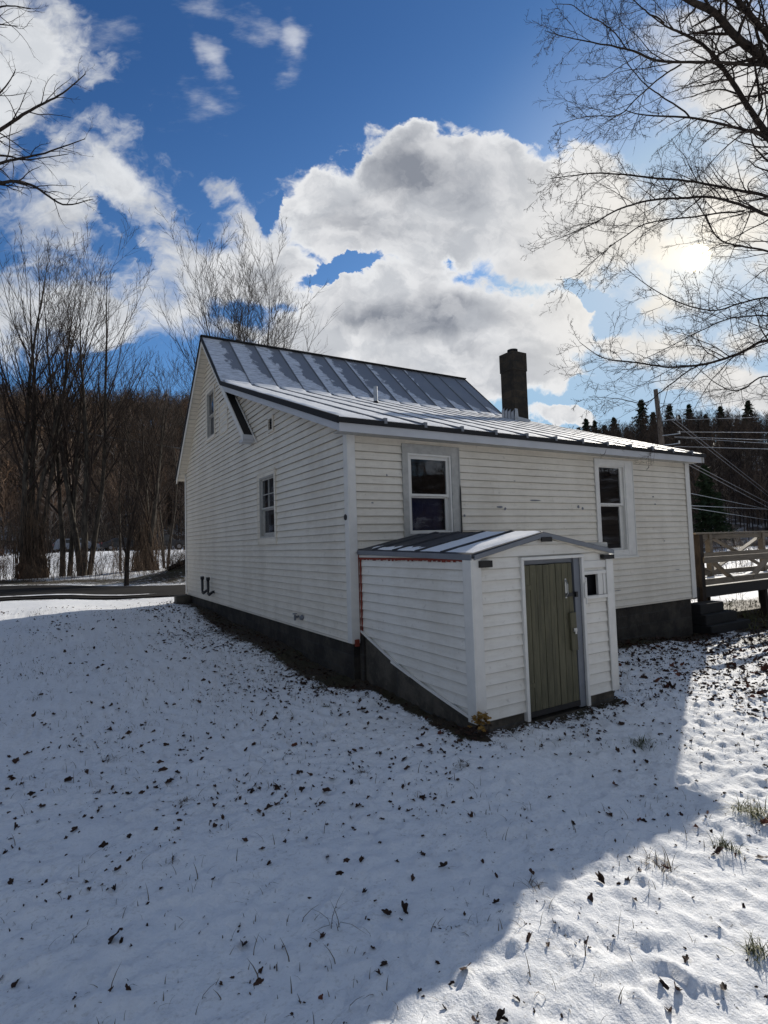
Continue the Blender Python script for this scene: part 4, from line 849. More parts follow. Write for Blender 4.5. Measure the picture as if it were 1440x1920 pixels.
# ------------------------------------------------------------ WALKWAY (right)
deck=thing('walkway','weathered timber walkway with cross braced railings, leading off the right end of the house','walkway',(9,.3,-.8))
mb=MB(); 
for i in range(60): mb.box((8.30+i*.15,.34,.095),(8.30+i*.15+.142,1.93,.125))
mb.build('deck_boards',M_deck,deck)
mb=MB(); mb.box((8.30,.30,-.12),(17.3,.338,.13)); mb.box((8.30,1.932,-.12),(17.3,1.97,.13)); mb.build('rim_joist',M_dkwood,deck)
def rail(y,posts,dark,zr):
    for x in posts:
        mb=MB(); mb.box((x-.07,y-.07,-1.2 if dark else .1),(x+.07,y+.07,1.31)); mb.build('post',M_deck if not dark else M_bark2,deck,bevel=.006)
    mb=MB(); mb.box((posts[0]-.25,y-.09,1.312),(17.3,y+.09,1.35)); mb.build('top_rail',M_deck,deck,bevel=.005)
    mb=MB(); mb.box((posts[0]+.071,y-.03,1.17),(17.3,y+.03,1.30)) if not dark else None
    if not dark: mb.build('upper_board',M_deck,deck)
    mb=MB(); mb.box((posts[0]+.0,y-.105,.66),(17.3,y-.072,.80)); mb.build('mid_rail',M_deck,deck,bevel=.004)
    mb=MB(); mb.box((posts[0]+.071,y-.05,.16),(17.3,y-.012,.30)); mb.build('bottom_rail',M_deck,deck,bevel=.004)
rail(.3,[9.0],True,0); rail(1.9,[9.35,12.35,15.3],False,0)
for (a,b_) in (((9.45,.30,.72),(10.35,.30,.22)),((12.2,.30,.72),(11.2,.30,.22)),((12.45,.30,.72),(13.6,.30,.22)),((15.2,.3,.72),(14.3,.3,.22))):
    mb=MB(); mb.beam(a,b_,.04,.13,up=(0,1,0)); mb.build('brace',M_deck,deck)
for (a,b_) in (((9.5,1.86,1.18),(12.2,1.86,.28)),((9.5,1.93,.28),(12.2,1.93,1.18)),((12.5,1.86,1.18),(15.2,1.86,.28)),((12.5,1.93,.28),(15.2,1.93,1.18))):
    mb=MB(); mb.beam(a,b_,.035,.14,up=(0,1,0)); mb.build('brace',M_deck,deck)
for x in (12.0,15.0):
    mb=MB(); mb.box((x-.07,.345,-1.2),(x+.07,.485,.09)); mb.build('support',M_bark2,deck)
    mb=MB(); mb.box((x-.07,1.79,-1.2),(x+.07,1.925,.09)); mb.build('support',M_bark2,deck)
V_=[];Q_=[];nb=0
U_,W__=np.meshgrid(np.linspace(8.9,17.2,90),np.linspace(.40,1.85,16)); hz=.128+.05*np.clip(fbm(U_*1.5,W__*2,3,6)+.45,0,1)*np.minimum(1,np.minimum(W__-.4,1.85-W__)*10)
I=np.arange(U_.size).reshape(U_.shape); np_mesh('deck_snow',np.stack([U_.ravel(),W__.ravel(),hz.ravel()],1),np.stack([I[:-1,:-1].ravel(),I[:-1,1:].ravel(),I[1:,1:].ravel(),I[1:,:-1].ravel()],1),M_rsnow,deck,smooth=True)
stp=thing('stone_steps','stone steps coloured black for the deep shade under the walkway beside the house corner','steps',(8.7,.2,-.9))
mb=MB(); mb.box((8.3,-.25,-1.2),(9.9,.25,-.62)); mb.box((8.3,-.15,-.6195),(9.55,.26,-.40)); mb.box((8.3,-.05,-.3995),(9.22,.27,-.18)); mb.build('step',M_conc_step,stp,bevel=.02)
# concrete block at far corner of house
bk=MB(); bk.box((-.42,10.35,-.40),(-.04,10.7,-.02)); tag(bk.build('concrete_block',M_found2,bevel=.02),'square concrete block at the far left foot of the gable wall','block')

# ------------------------------------------------------------ TREES
def norm(v): return v/(np.linalg.norm(v)+1e-9)
def grow(P0,d,L,r,lev,cfg,out,rg):
    n=max(3,int(cfg['seg'][min(lev,len(cfg['seg'])-1)])); step=L/n; P=[np.array(P0,float)]; d=norm(np.array(d,float)); tr=cfg['trop'][min(lev,len(cfg['trop'])-1)]
    wg=cfg['wig'][min(lev,len(cfg['wig'])-1)]
    ds=[d]
    for i in range(n):
        d=norm(d+rg.normal(0,wg,3)+np.array([0,0,tr])); P.append(P[-1]+d*step); ds.append(d)
    P=np.array(P); rad=r*(1-np.linspace(0,1,n+1)**.95*(.93 if lev==0 else .75)); 
    out.append((P,rad,lev)); spawn(P,rad,ds,L,lev,cfg,out,rg)
def spawn(P,rad,ds,L,lev,cfg,out,rg,t0=None,cnt=None,clen=None):
    if lev>=cfg['max']: return
    c=cnt if cnt is not None else cfg['cnt'][min(lev,len(cfg['cnt'])-1)]
    n=len(P)-1
    for q in range(int(c)):
        tt=(t0 if t0 is not None else cfg['t0'][min(lev,len(cfg['t0'])-1)]); tt=tt+(1-tt)*((q+rg.random())/c)
        f_=tt*n; i=min(int(f_),n-1); p=P[i]+(P[i+1]-P[i])*(f_-i); rr_=rad[i]+(rad[i+1]-rad[i])*(f_-i)
        dd=norm(P[i+1]-P[i]); ax=norm(rg.normal(0,1,3)); pe=norm(np.cross(dd,ax)); a=R_(rg.uniform(*cfg['ang'][min(lev,len(cfg['ang'])-1)]))
        nd_=dd*math.cos(a)+pe*math.sin(a)
        cl=(clen if clen is not None else L*cfg['ratio'][min(lev,len(cfg['ratio'])-1)])*(1.15-.75*tt)*rg.uniform(.65,1.25)
        grow(p,nd_,cl,max(rr_*cfg['rr'],cfg['rmin']),lev+1,cfg,out,rg)
def tubes_np(out,lo,hi):
    Vs=[];Qs=[];nb=0
    for P,rad,lev in out:
        if not(lo<=lev<=hi): continue
        k=10 if rad[0]>.09 else 6 if rad[0]>.03 else 3
        n=len(P); T=np.gradient(P,axis=0); T/=np.linalg.norm(T,axis=1)[:,None]+1e-9
        ref=np.array([.31,.2,1.]) if abs(T[0][2])<.8 else np.array([1.,.2,.1])
        S=np.cross(T,ref); S/=np.linalg.norm(S,axis=1)[:,None]+1e-9; U2=np.cross(S,T); an=np.arange(k)*2*math.pi/k
        V=P[:,None,:]+rad[:,None,None]*(np.cos(an)[None,:,None]*S[:,None,:]+np.sin(an)[None,:,None]*U2[:,None,:])
        I=np.arange(n*k).reshape(n,k)+nb; J=np.roll(I,-1,1)
        Qs.append(np.stack([I[:-1].ravel(),J[:-1].ravel(),J[1:].ravel(),I[1:].ravel()],1)); Vs.append(V.reshape(-1,3)); nb+=n*k
    if not Vs: return None
    return np.concatenate(Vs),np.concatenate(Qs)
def tree_obj(name,label,cat,loc,out,mt,mc,split,group=None):
    o=thing(name,label,cat,loc,group)
    for nm,lo,hi,m in (('trunk',0,split,mt),('crown',split+1,9,mc)):
        r=tubes_np(out,lo,hi)
        if r is not None: np_mesh(nm,r[0],r[1],m,o,smooth=(nm=='trunk'))
    return o
def smooth_path(P,n):
    P=np.array(P,float); tt=np.arange(len(P)); s=np.linspace(0,len(P)-1,n); o=[]
    for u in s:
        i=min(int(u),len(P)-2); f_=u-i; p0=P[max(i-1,0)];p1=P[i];p2=P[i+1];p3=P[min(i+2,len(P)-1)]
        o.append(.5*((2*p1)+(-p0+p2)*f_+(2*p0-5*p1+4*p2-p3)*f_**2+(-p0+3*p1-3*p2+p3)*f_**3))
    return np.array(o)
# yard tree on the right, limbs reaching over the roof line
def guided(name,label,base,top,r0,limbs,dens,seed,cfg):
    rg=np.random.default_rng(seed); out=[]
    bz=zg1(base[0],base[1])
    TP=smooth_path([(base[0],base[1],bz-.2),(base[0]+.05,base[1]+.05,bz+1),(base[0]-.05,base[1],bz+3.5),(top[0],top[1],top[2]*.75),top],20)
    out.append((TP,r0*(1-.75*np.linspace(0,1,20)**1.2)+.12*np.exp(-np.linspace(0,1,20)*14),0))
    for P,a,b_ in limbs:
        P=[np.array(p) for p in P]
        if a>.04:   # carry the limb back to the trunk
            j=np.argmin([np.linalg.norm(q-P[0])+.6*abs(q[2]-(P[0][2]-.25*np.linalg.norm(P[0][:2]-q[:2]))) for q in TP]); q=TP[j]
            P=[q]+[ (q+P[0])/2+np.array([0,0,.12])]+P
        n=len(P)*6; S=smooth_path(P,n); S[2:]+=np.cumsum(rg.normal(0,.006,(n-2,3)),0)*np.linspace(1,.2,n-2)[:,None]
        b_=b_ if b_>.025 else .0045; rad=a+(b_-a)*np.linspace(0,1,n)**.85; L=np.sum(np.linalg.norm(np.diff(S,axis=0),axis=1))
        out.append((S,rad,1))
        lim=max(2,int(L*dens)); spawn(S,rad,None,L,1,cfg,out,rg,t0=.12,cnt=lim,clen=cfg['cl'])
    return out,rg
cfgR=dict(seg=[8,8,8,6,5,4],trop=[0,.0,-.005,.01,.02,.02],wig=[.1,.1,.14,.18,.22,.25],cnt=[6,8,8,5,4,3],t0=[.3,.15,.12,.12,.2,.2],ang=[(30,55)]*2+[(25,58)]*4,ratio=[.5,.5,.40,.46,.5,.5],rr=.5,rmin=.0030,max=4,cl=1.45)
out,rg=guided('yard_tree','',(11.3,-2.7),(11.1,-2.4,12.5),.34,[(p_,a_*.62,b_*.8) for p_,a_,b_ in RLIMB],4.6,3,cfgR)
# upper crown above the frame
for k_ in range(2):
    i=16+k_; p=out[0][0][i]; a=rg.uniform(-1.9,.9); grow(p,(math.cos(a),math.sin(a),rg.uniform(.3,1.1)),rg.uniform(2.5,4.5),.07,1,dict(cfgR,max=3),out,rg)
tree_obj('bare_tree','large bare deciduous tree at the right edge, its limbs spreading across the sun','tree',(11.3,-2.7,-.9),out,M_bark2,M_twig,1)
cfgL=dict(cfgR,cl=.75,cnt=[5,6,5,4,3,3],rmin=.0022,max=3)
out,rg=guided('yard_tree','',(-8.2,3.6),(-8.4,3.9,11),.26,LLIMB,3.4,11,cfgL)
for k_ in range(12):
    i=9+k_%10; p=out[0][0][i]; a=rg.uniform(1.9,4.4); grow(p,(math.cos(a),math.sin(a),rg.uniform(.3,1.0)),rg.uniform(2,3.6),.06,1,dict(cfgR,max=3),out,rg)
tree_obj('bare_tree','bare tree just outside the left edge, only its upper twigs reaching into the picture','tree',(-8.2,3.6,-.6),out,M_bark2,M_twig,1)
# roadside trees: multi stemmed, vase shaped
def vase(x,y,H,stems,spread,lean=(0,0),seed=1,r=.17,fork=.12,max_=4,dens=1.):
    rg=np.random.default_rng(seed); out=[]; z=zg1(x,y); base=np.array([x,y,z-.3])
    cfg=dict(seg=[14,9,6,4,3],trop=[.03,.06,.05,.04,.02],wig=[.035,.04,.05,.07,.1],cnt=[int(15*dens),int(9*dens),int(6*dens),3,2],t0=[.22,.18,.2,.2],ang=[(16,36),(16,36),(18,40),(20,45)],ratio=[.50,.50,.5,.5],rr=.50,rmin=.0095,max=min(max_,3))
    for s in range(stems):
        a=s*6.283/max(stems,1)+rg.uniform(-.4,.4); sp=spread*rg.uniform(.5,1.1) if stems>1 else 0
        d=np.array([math.cos(a)*sp+lean[0],math.sin(a)*sp+lean[1],1.])
        q=base+np.array([math.cos(a),math.sin(a),0])*r*(1.1 if stems>1 else 0)
        grow(q,d,H*rg.uniform(.82,1.0)*(.95 if stems>1 else .85),r*rg.uniform(.7,1.1),0,cfg,out,rg)
    return out
G_='bare trees along the far side of the road'
TR=[(-4.6,29.2,19.6,4,.07,(-.01,0),2,.19,'tallest bare clump at the left edge, straight stems rising from a vine tangled foot'),
    (-2.9,29.8,17.0,2,.05,(.05,0),3,.15,'slim two stemmed bare tree between the tangled clump and the broad spreading tree'),
    (-2.0,29.0,18.8,3,.16,(.07,0),4,.20,'broad spreading bare tree with pale bark patches, beyond the road'),
    (1.3,29.6,13.5,4,.12,(.06,0),6,.14,'bare clump with leaning stems right beside the house gable'),
    (.2,31.5,11.0,2,.08,(0,0),7,.08,'thin bare tree standing behind the dark forked one'),
    (3.0,33.0,12.5,3,.14,(0,0),8,.10,'shorter bare tree mostly behind the house gable'),
    (-8.6,30.5,16,3,.12,(0,0),18,.15,'bare tree outside the left edge beside the tallest clump')]
for (x,y,H,st,sp,ln_,sd__,r,lab) in TR:
    out=vase(x,y,H*1.02,st,sp,ln_,sd__,r*1.05,dens=.95)
    tree_obj('bare_tree',lab,'tree',(x,y,zg1(x,y)),out,M_bark,M_twig,0,G_)
out=vase(-.75,20.1,6.8,1,.0,(.02,0),33,.11,dens=.8,max_=3); tree_obj('bare_tree','small dark forked tree close to the road edge','tree',(-.75,20.1,zg1(-.75,20.1)),out,M_bark2,M_twig,0,G_)
out=vase(6.6,24.6,18.6,6,.09,(.02,0),21,.15,dens=1.15); tree_obj('bare_tree','rounded bare tree rising behind the roof ridge','tree',(6.2,24.6,zg1(6.2,24.6)),out,M_bark2,M_bark2,0,G_)
out=vase(4.0,25.6,14.4,3,.10,(-.01,0),14,.08,dens=.9); tree_obj('bare_tree','pale slender bare tree left of the rounded one, over the gable peak','tree',(3.6,25.6,zg1(3.6,25.6)),out,M_bark,M_twig,0,G_)
out=vase(8.2,24.2,13.8,4,.18,(.05,0),15,.10,dens=1.1); tree_obj('bare_tree','low wide bare tree behind the right part of the ridge','tree',(8.2,24.2,zg1(8.2,24.2)),out,M_bark2,M_twig,0,G_)
# vine tangled feet
def tangle(x,y,w_,h,n,seed,lab):
    rg=np.random.default_rng(seed); mb=[];z=zg1(x,y)
    for i in range(n):
        a=rg.uniform(0,6.28); rr_=w_*math.sqrt(rg.random()); p=np.array([x+rr_*math.cos(a),y+rr_*math.sin(a)*.6,z-.05]); hh=h*rg.uniform(.35,1.0)
        d=np.array([rg.normal(0,.05),rg.normal(0,.05),1.]); P=[p]
        for k_ in range(7): d=norm(d+rg.normal(0,.09,3)+np.array([(x-P[-1][0])*.05,(y-P[-1][1])*.05,.06])); P.append(P[-1]+d*hh/7)
        mb.append((np.array(P),np.linspace(rg.uniform(.012,.035),.006,8),0))
    r=tubes_np(mb,0,9); o=np_mesh('vine_tangle',r[0],r[1],M_vine); return tag(o,lab,'vines')
tangle(-4.55,29.0,.85,5.2,170,41,'dense column of brown vines climbing the foot of the leftmost tree clump')
tangle(1.25,29.3,.80,4.6,150,42,'dense column of brown vines at the foot of the trees beside the house')
# shrubs and brambles
def shrub(x,y,h,n,seed,m,lab,cat='shrub',w_=.6,rmin=.005,group='shrubs along the roadside bank'):
    rg=np.random.default_rng(seed); out=[]; z=zg1(x,y)
    cfg=dict(seg=[7,5,4],trop=[.0,.03,.02],wig=[.12,.18,.22],cnt=[7,4],t0=[.2,.2],ang=[(20,60),(25,60)],ratio=[.45,.5],rr=.6,rmin=rmin,max=2)
    for i in range(n):
        a=rg.uniform(0,6.28); q=np.array([x+w_*rg.normal(0,.5),y+w_*rg.normal(0,.4),z-.05])
        grow(q,(math.cos(a)*.4,math.sin(a)*.4,1),h*rg.uniform(.5,1.1),rmin*2.2,0,cfg,out,rg)
    r=tubes_np(out,0,9); o=np_mesh('shrub',r[0],r[1],m); return tag(o,lab,cat,group)
rs=random.Random(77)
SH=[(-6.3,28.4,2.6,'reddish bramble bush at the far left edge of the roadside'),(-5.6,27.4,1.5,'low bramble in front of the vine covered clump'),(-3.6,28.2,2.2,'brown sapling thicket between the two left tree clumps'),
    (-2.7,27.2,1.3,'low brush in front of the broad spreading tree'),(-1.6,27.8,2.4,'slender shrub at the right foot of the broad spreading tree'),(-.4,26.6,2.0,'thin upright shrub left of the dark forked tree'),
    (.3,28.6,2.6,'tall twiggy shrub behind the dark forked tree'),(.8,24.0,1.0,'low twigs on the dark bank beside the road'),(2.2,27.4,2.2,'twiggy shrub beside the right vine column'),
    (2.6,23.2,1.1,'brush on top of the dark bank next to the house'),(1.8,22.2,.8,'short brush on the near side of the dark bank'),(-8.2,27.6,2.6,'bramble bush outside the left edge of the roadside'),(3.6,24.6,1.6,'brush hidden partly by the house corner'),(-4.4,26.6,1.2,'short dead stalks near the road below the leftmost clump')]
for i,(x,y,h,lab) in enumerate(SH): shrub(x,y,h,rs.randint(14,26),100+i,M_red if i in(0,1,11) else M_vine if i%2 else M_twig,lab)
# thicket strip filling the roadside: nobody could count
def strip(name,pts,n,hr,seed,m,rm_=.006):
    rg=np.random.default_rng(seed); out=[]
    for i in range(n):
        k_=rg.integers(len(pts)); cx,cy,wx,wy=pts[k_]; x=cx+rg.normal(0,wx); y=cy+rg.normal(0,wy); h=rg.uniform(*hr); z=zg1(x,y)
        d=np.array([rg.normal(0,.22),rg.normal(0,.22),1.]); P=[np.array([x,y,z-.03])]
        for j in range(4): d=norm(d+rg.normal(0,.13,3)); P.append(P[-1]+d*h/4)
        out.append((np.array(P),np.linspace(rm_,rm_*.4,5),0))
        for b_ in range(3):
            q=P[rg.integers(1,4)]; dd=norm(d+rg.normal(0,.7,3)+np.array([0,0,.3])); out.append((np.array([q,q+dd*h*.2,q+dd*h*.38+np.array([0,0,h*.05])]),np.array([rm_*.6,rm_*.5,rm_*.3]),0))
    r=tubes_np(out,0,9); o=np_mesh(name,r[0],r[1],m); return tag(o,kind='stuff')
strip('roadside_brush',[(-6,28.2,2.2,1.0),(-2,27.6,2,1.2),(1,27,1.8,1.5),(2.4,22.8,1.6,.7),(-.6,25,2,1.2),(-12,30,4,1.5)],480,(.3,1.9),51,M_vine,.008)
strip('distant_scrub',[(2,76,12,6),(-10,74,10,5),(12,74,10,6)],700,(1.5,5),52,M_bark2,.05)
strip('walkway_brush',[(16,7,3.5,2.5),(22,10,5,3),(13,5.5,2,.8)],520,(.4,1.5),53,M_vine,.006)
strip('field_brush',[(30,14,6,5),(42,18,8,6)],500,(.6,2.2),54,M_vine,.013)
# fallen log on bank
mb=MB(); P=smooth_path([(1.35,22.4,zg1(1.35,22.4)+.05),(2.2,22.5,zg1(2.2,22.5)+.16),(3.2,22.6,zg1(3.2,22.6)+.18),(4.6,22.8,zg1(4.6,22.8)+.2)],12); mb.tube(P,np.linspace(.10,.19,12),10)
tag(mb.build('fallen_log',M_bark2,smooth=True),'dark fallen log lying on the snowy bank by the road, beside the house corner','log')

# ------------------------------------------------------------ FAR FOREST
def tmpl(seed,conifer=False):
    rg=np.random.default_rng(seed); tri=[]
    def blade(a,b_,w_):
        d=b_-a; s=norm(np.cross(d,rg.normal(0,1,3)))*w_; tri.append((a-s,a+s,b_))
    top=np.array([rg.normal(0,.03),rg.normal(0,.03),1.])
    for s in ((1,0,0),(0,1,0)):
        s=np.array(s,float)*.010; tri.append((np.array([0,0,-.05])-s,np.array([0,0,-.05])+s,top))
    n=34
    for i in range(n):
        t_=.22+.76*i/n; p=top*t_; a=rg.uniform(0,6.28); L=.30*(1.1-t_)*rg.uniform(.7,1.3)+.05
        d=np.array([math.cos(a)*.7,math.sin(a)*.7,rg.uniform(.5,1.2)]); q=p+norm(d)*L; blade(p,q,.005)
        for j in range(3):
            tt=rg.uniform(.35,.95); pp=p+(q-p)*tt; dd=norm(norm(d)+rg.normal(0,.45,3)+np.array([0,0,.3])); blade(pp,pp+dd*L*.5,.0035)
    return np.array(tri)
TMP=[tmpl(i) for i in range(7)]
def forest(name,pts,hts,tint,rg):
    Vs=[];Ts=[]
    for k_ in range(len(TMP)):
        idx=np.where(np.arange(len(pts))%len(TMP)==k_)[0]
        if not len(idx): continue
        T=TMP[k_].reshape(-1,3); a=rg.uniform(0,6.28,len(idx)); c,s=np.cos(a),np.sin(a)
        x=T[None,:,0]*c[:,None]-T[None,:,1]*s[:,None]; y=T[None,:,0]*s[:,None]+T[None,:,1]*c[:,None]; z=np.repeat(T[None,:,2],len(idx),0)
        V=np.stack([x,y,z],2)*hts[idx][:,None,None]+pts[idx][:,None,:]; Vs.append(V.reshape(-1,3)); Ts.append(np.repeat(tint[idx],T.shape[0]))
    V=np.concatenate(Vs); Q=np.arange(len(V)).reshape(-1,3)
    return tag(np_mesh(name,V,Q,M_forest,attr={'tint':np.concatenate(Ts)}),kind='stuff')
def scatter(n,azr,rr_,seed,hr):
    rg=np.random.default_rng(seed); az=np.radians(rg.uniform(*azr,n)); r=rr_[0]+(rr_[1]-rr_[0])*rg.random(n)**.8
    x=2+r*np.cos(az); y=2+r*np.sin(az); z=zg(x,y); return np.stack([x,y,z],1),rg.uniform(*hr,n),rg.random(n),rg
P_,H_,T_,rg=scatter(3000,(72,108),(92,196),61,(7,13)); forest('far_woods',P_,H_,T_,rg)
P_,H_,T_,rg=scatter(2300,(8,46),(66,192),62,(6,9.5)); forest('far_woods',P_,H_,T_*.4,rg)  # right hill tinted darker: its shadow side is put into the colour
P_,H_,T_,rg=scatter(700,(46,72),(90,196),63,(8,13)); forest('far_woods',P_,H_,T_,rg)
P_,H_,T_,rg=scatter(800,(-165,8),(90,196),64,(8,13)); forest('far_woods',P_,H_,T_*.6,rg)
P_,H_,T_,rg=scatter(500,(108,200),(90,196),65,(8,14)); forest('far_woods',P_,H_,T_,rg)
# pines
def pine_proto(seed,H):
    rg=np.random.default_rng(seed); o=thing('pine_tree','','tree',(0,0,0),'pines on the wooded ridges')
    mb=MB(); mb.tube([(0,0,-.5),(0,0,H*.5),(.0,0,H)],[H*.018,H*.012,.02],6); mb.build('trunk',M_bark2,o)
    tri=[]
    nl=26
    for i in range(nl):
        t_=.14+.84*i/nl; z=t_*H; Lb=H*.33*(1-t_)**.85*rg.uniform(.4,1.35)+.04
        for j in range(7):
            a=rg.uniform(0,6.28); d=np.array([math.cos(a),math.sin(a),rg.uniform(-.15,.18)]); L=Lb*rg.uniform(.55,1.15); s=np.cross(d,[0,0,1]); p=np.array([0,0,z])
            for k_ in range(9):
                u=.2+.8*k_/8; q=p+d*L*u+np.array([0,0,-.16*L*u*u]); sz=H*.023*(1.25-.6*u)
                for m_ in range(2):
                    r1=rg.normal(0,1,3)*sz; r2=rg.normal(0,1,3)*sz; r1[2]*=.5; tri.append((q+r1,q+r2,q+d*sz*1.3-np.array([0,0,sz*.5])))
    T=np.array(tri).reshape(-1,3); np_mesh('foliage',T,np.arange(len(T)).reshape(-1,3),M_pine,o)
    return o
pp=[pine_proto(i,10.) for i in (1,2,3)]
def polar(az,r): return 2+r*math.cos(R_(az)),2+r*math.sin(R_(az))
rs=random.Random(8); used=[False]*3
ridge_lab='dark pine standing in the row along the right hand ridge line'
lst0=[(40.3,178,8.5,'leftmost dark pine showing above the roof slope, right of the chimney'),(39.2,176,10,None),(38.1,180,11,None),(37.3,176,13,'tall broad pine in the middle of the group left of the utility pole'),(36.5,178,12.5,None),(35.6,180,11,None),(34.6,172,12,'narrow pointed pine just left of the utility pole'),(33.5,178,9,None)]
for a in np.arange(33,12,-.62): lst0.append((a+rs.uniform(-.5,.5),rs.uniform(160,186),rs.choice([4,5,6,7,8,10,12])*rs.uniform(.85,1.15),None))
for a in (41.2,39.8,38.7,36.9,36.0,35.1,34.1): lst0.append((a,rs.uniform(160,174),rs.uniform(6,9.5),None))
for a in (92.5,89.0,87.8,85.0,82.2,79.5): lst0.append((a,186,rs.uniform(6,10),'small dark evergreen on the left hand wooded ridge'))
lst=[(a,r,h*(1.08 if a<60 else 1.1),l_) for a,r,h,l_ in lst0]
for k_,(a,r,h,lab) in enumerate(lst):
    i=k_%3; x,y=polar(a,r); lab=lab or ('tall pointed dark pine rising above its neighbours on the right ridge' if h>8.5 else 'short dark pine low in the row on the right ridge' if h<6 else ridge_lab); z=zg1(x,y)
    if not used[i]: o=pp[i]; used[i]=True; o.location=(x,y,z); o.scale=(h/10,)*3
    else: o=dup(pp[i],(x,y,z),rs.uniform(0,6),h/10)
    o['label']=lab; o['category']='tree'; o['group']='pines on the wooded ridges'
x,y=polar(24.2,66); dup(pp[1],(x,y,zg1(x,y)),1,.95,'sunlit green pine low on the dark slope at the right edge')
x,y=polar(23.0,63); dup(pp[0],(x,y,zg1(x,y)),2,.62,'smaller green pine beside the sunlit one, nearer the right edge')

# ------------------------------------------------------------ POLE + WIRES
pole=thing('utility_pole','leaning weathered wooden utility pole beyond the right end of the roof','utility pole',(33.6,16.2,zg1(33.6,16.2)))
mb=MB(); mb.tube([(33.75,16.22,zg1(33.7,16.2)-.5),(33.4,16.21,7.68),(33.0,16.18,11.65)],[.21,.18,.145],12); mb.build('shaft',M_pole,pole,smooth=True)
for z_,L in ((9.5,1.0),(8.45,1.1),(7.75,1.0)):
    mb=MB(); mb.beam((33.25,16.05,z_-.12),(33.25+L,15.5-.05,z_),.06,.06); mb.build('bracket',M_steel,pole)
    mb=MB(); mb.tube([(33.25+L,15.45,z_-.02),(33.25+L,15.45,z_+.18)],[.06,.05],8); mb.build('insulator',M_trim,pole)
mb=MB(); mb.tube([(33.1,16.1,10.2),(33.5,15.9,10.5),(33.9,15.75,10.5),(34.1,15.7,10.35)],.03,6); mb.build('bracket',M_dark,pole)
def wire(P,r,lab,m,sag=.0,grp='overhead wires at the utility pole'):
    a=np.array(P[0],float); b_=np.array(P[1],float); tt=np.linspace(0,1,24)[:,None]; Q=a+(b_-a)*tt; Q[:,2]-=sag*4*(tt*(1-tt))[:,0]
    mb=MB(); mb.tube(Q,r,5); tag(mb.build('power_line',m),lab,'wire',grp)
M_wire=simple('aluminium_wire',(.30,.30,.30),.35,.05,3,metal=.5,bmp=0); M_wired2=simple('weathered_cable',(.16,.16,.17),.5,.05,3,bmp=0); M_wired=simple('black_cable',(.03,.03,.03),.5,.05,3,bmp=0)
ex=lambda a,b_,k_: tuple(np.array(a)+(np.array(b_)-np.array(a))*k_)
wire(((33.94,15.76,9.43),ex((33.94,15.76,9.43),(25.39,5.9,6.74),2.2)),0.0190,'uppermost bright wire running right from the pole',M_wire)
wire(((34.33,15.59,8.59),ex((34.33,15.59,8.59),(25.39,5.94,6.01),2.2)),0.0204,'bright wire running right from the pole, second from the top of four',M_wire)
wire(((34.17,15.7,8.25),ex((34.17,15.7,8.25),(25.39,5.97,5.66),2.2)),0.0204,'bright wire running right from the pole, third from the top of four',M_wire)
wire(((34.17,15.7,8.20),ex((34.17,15.7,8.20),(25.39,5.97,5.50),2.2)),0.0150,'thin wire just under the third bright wire',M_wire)
wire(((34.18,15.75,7.57),ex((34.18,15.75,7.57),(25.39,5.99,5.23),2.2)),0.0218,'lowest of the four bright wires running right from the pole',M_wire)
wire(((33.05,16.1,10.3),(28,4,9.0)),.012,'thin faint wire leaving the top of the pole to the right',M_wire)
wire(((33.15,16.1,9.9),(27.5,5,8.1)),.012,'second faint wire below the pole top',M_wire)
wire(((33.84,15.8,9.81),ex((33.84,15.8,9.81),(63.2,22.98,5.65),1.9)),.026,'dark cable slanting down to the lower right in front of the wooded slope',M_wired2)
wire(((33.9,15.8,9.5),ex((33.9,15.8,9.5),(63.2,22.98,5.25),1.9)),.024,'second dark cable slanting down parallel to the first',M_wired2)
wire(((33.3,15.9,7.3),ex((33.3,15.9,7.3),(63.21,23.05,4.49),1.9)),.024,'lower slanting cable emerging from behind the roof corner',M_wired2)
wire(((33.3,15.9,7.1),ex((33.3,15.9,7.1),(63.21,23.05,4.0),1.9)),.024,'lowest slanting cable emerging from behind the roof corner',M_wired2)
wire(((35.16,15.38,4.22),(63.21,23.1,3.8)),0.0204,'faint wire low beside the end wall, uppermost of three',M_wire)
wire(((35.1,15.48,3.36),(63.21,23.1,3.8)),0.0238,'bright wire low beside the end wall of the house',M_wire)
wire(((35.1,15.49,3.21),(63.21,23.17,2.64)),0.0238,'bright wire low beside the end wall, sloping down to the right',M_wire)
wire(((33.0,16.18,11.2),(27.5,21,3.0)),.02,'guy wire running down left from the pole behind the roof',M_wired)
wire(((-28,34,13.0),(14,49,10.6)),.05,'dark cable crossing the left woods towards the house gable',M_wired,.5,'cables at the left')
# snowy road shoulder streak
mb=MB()
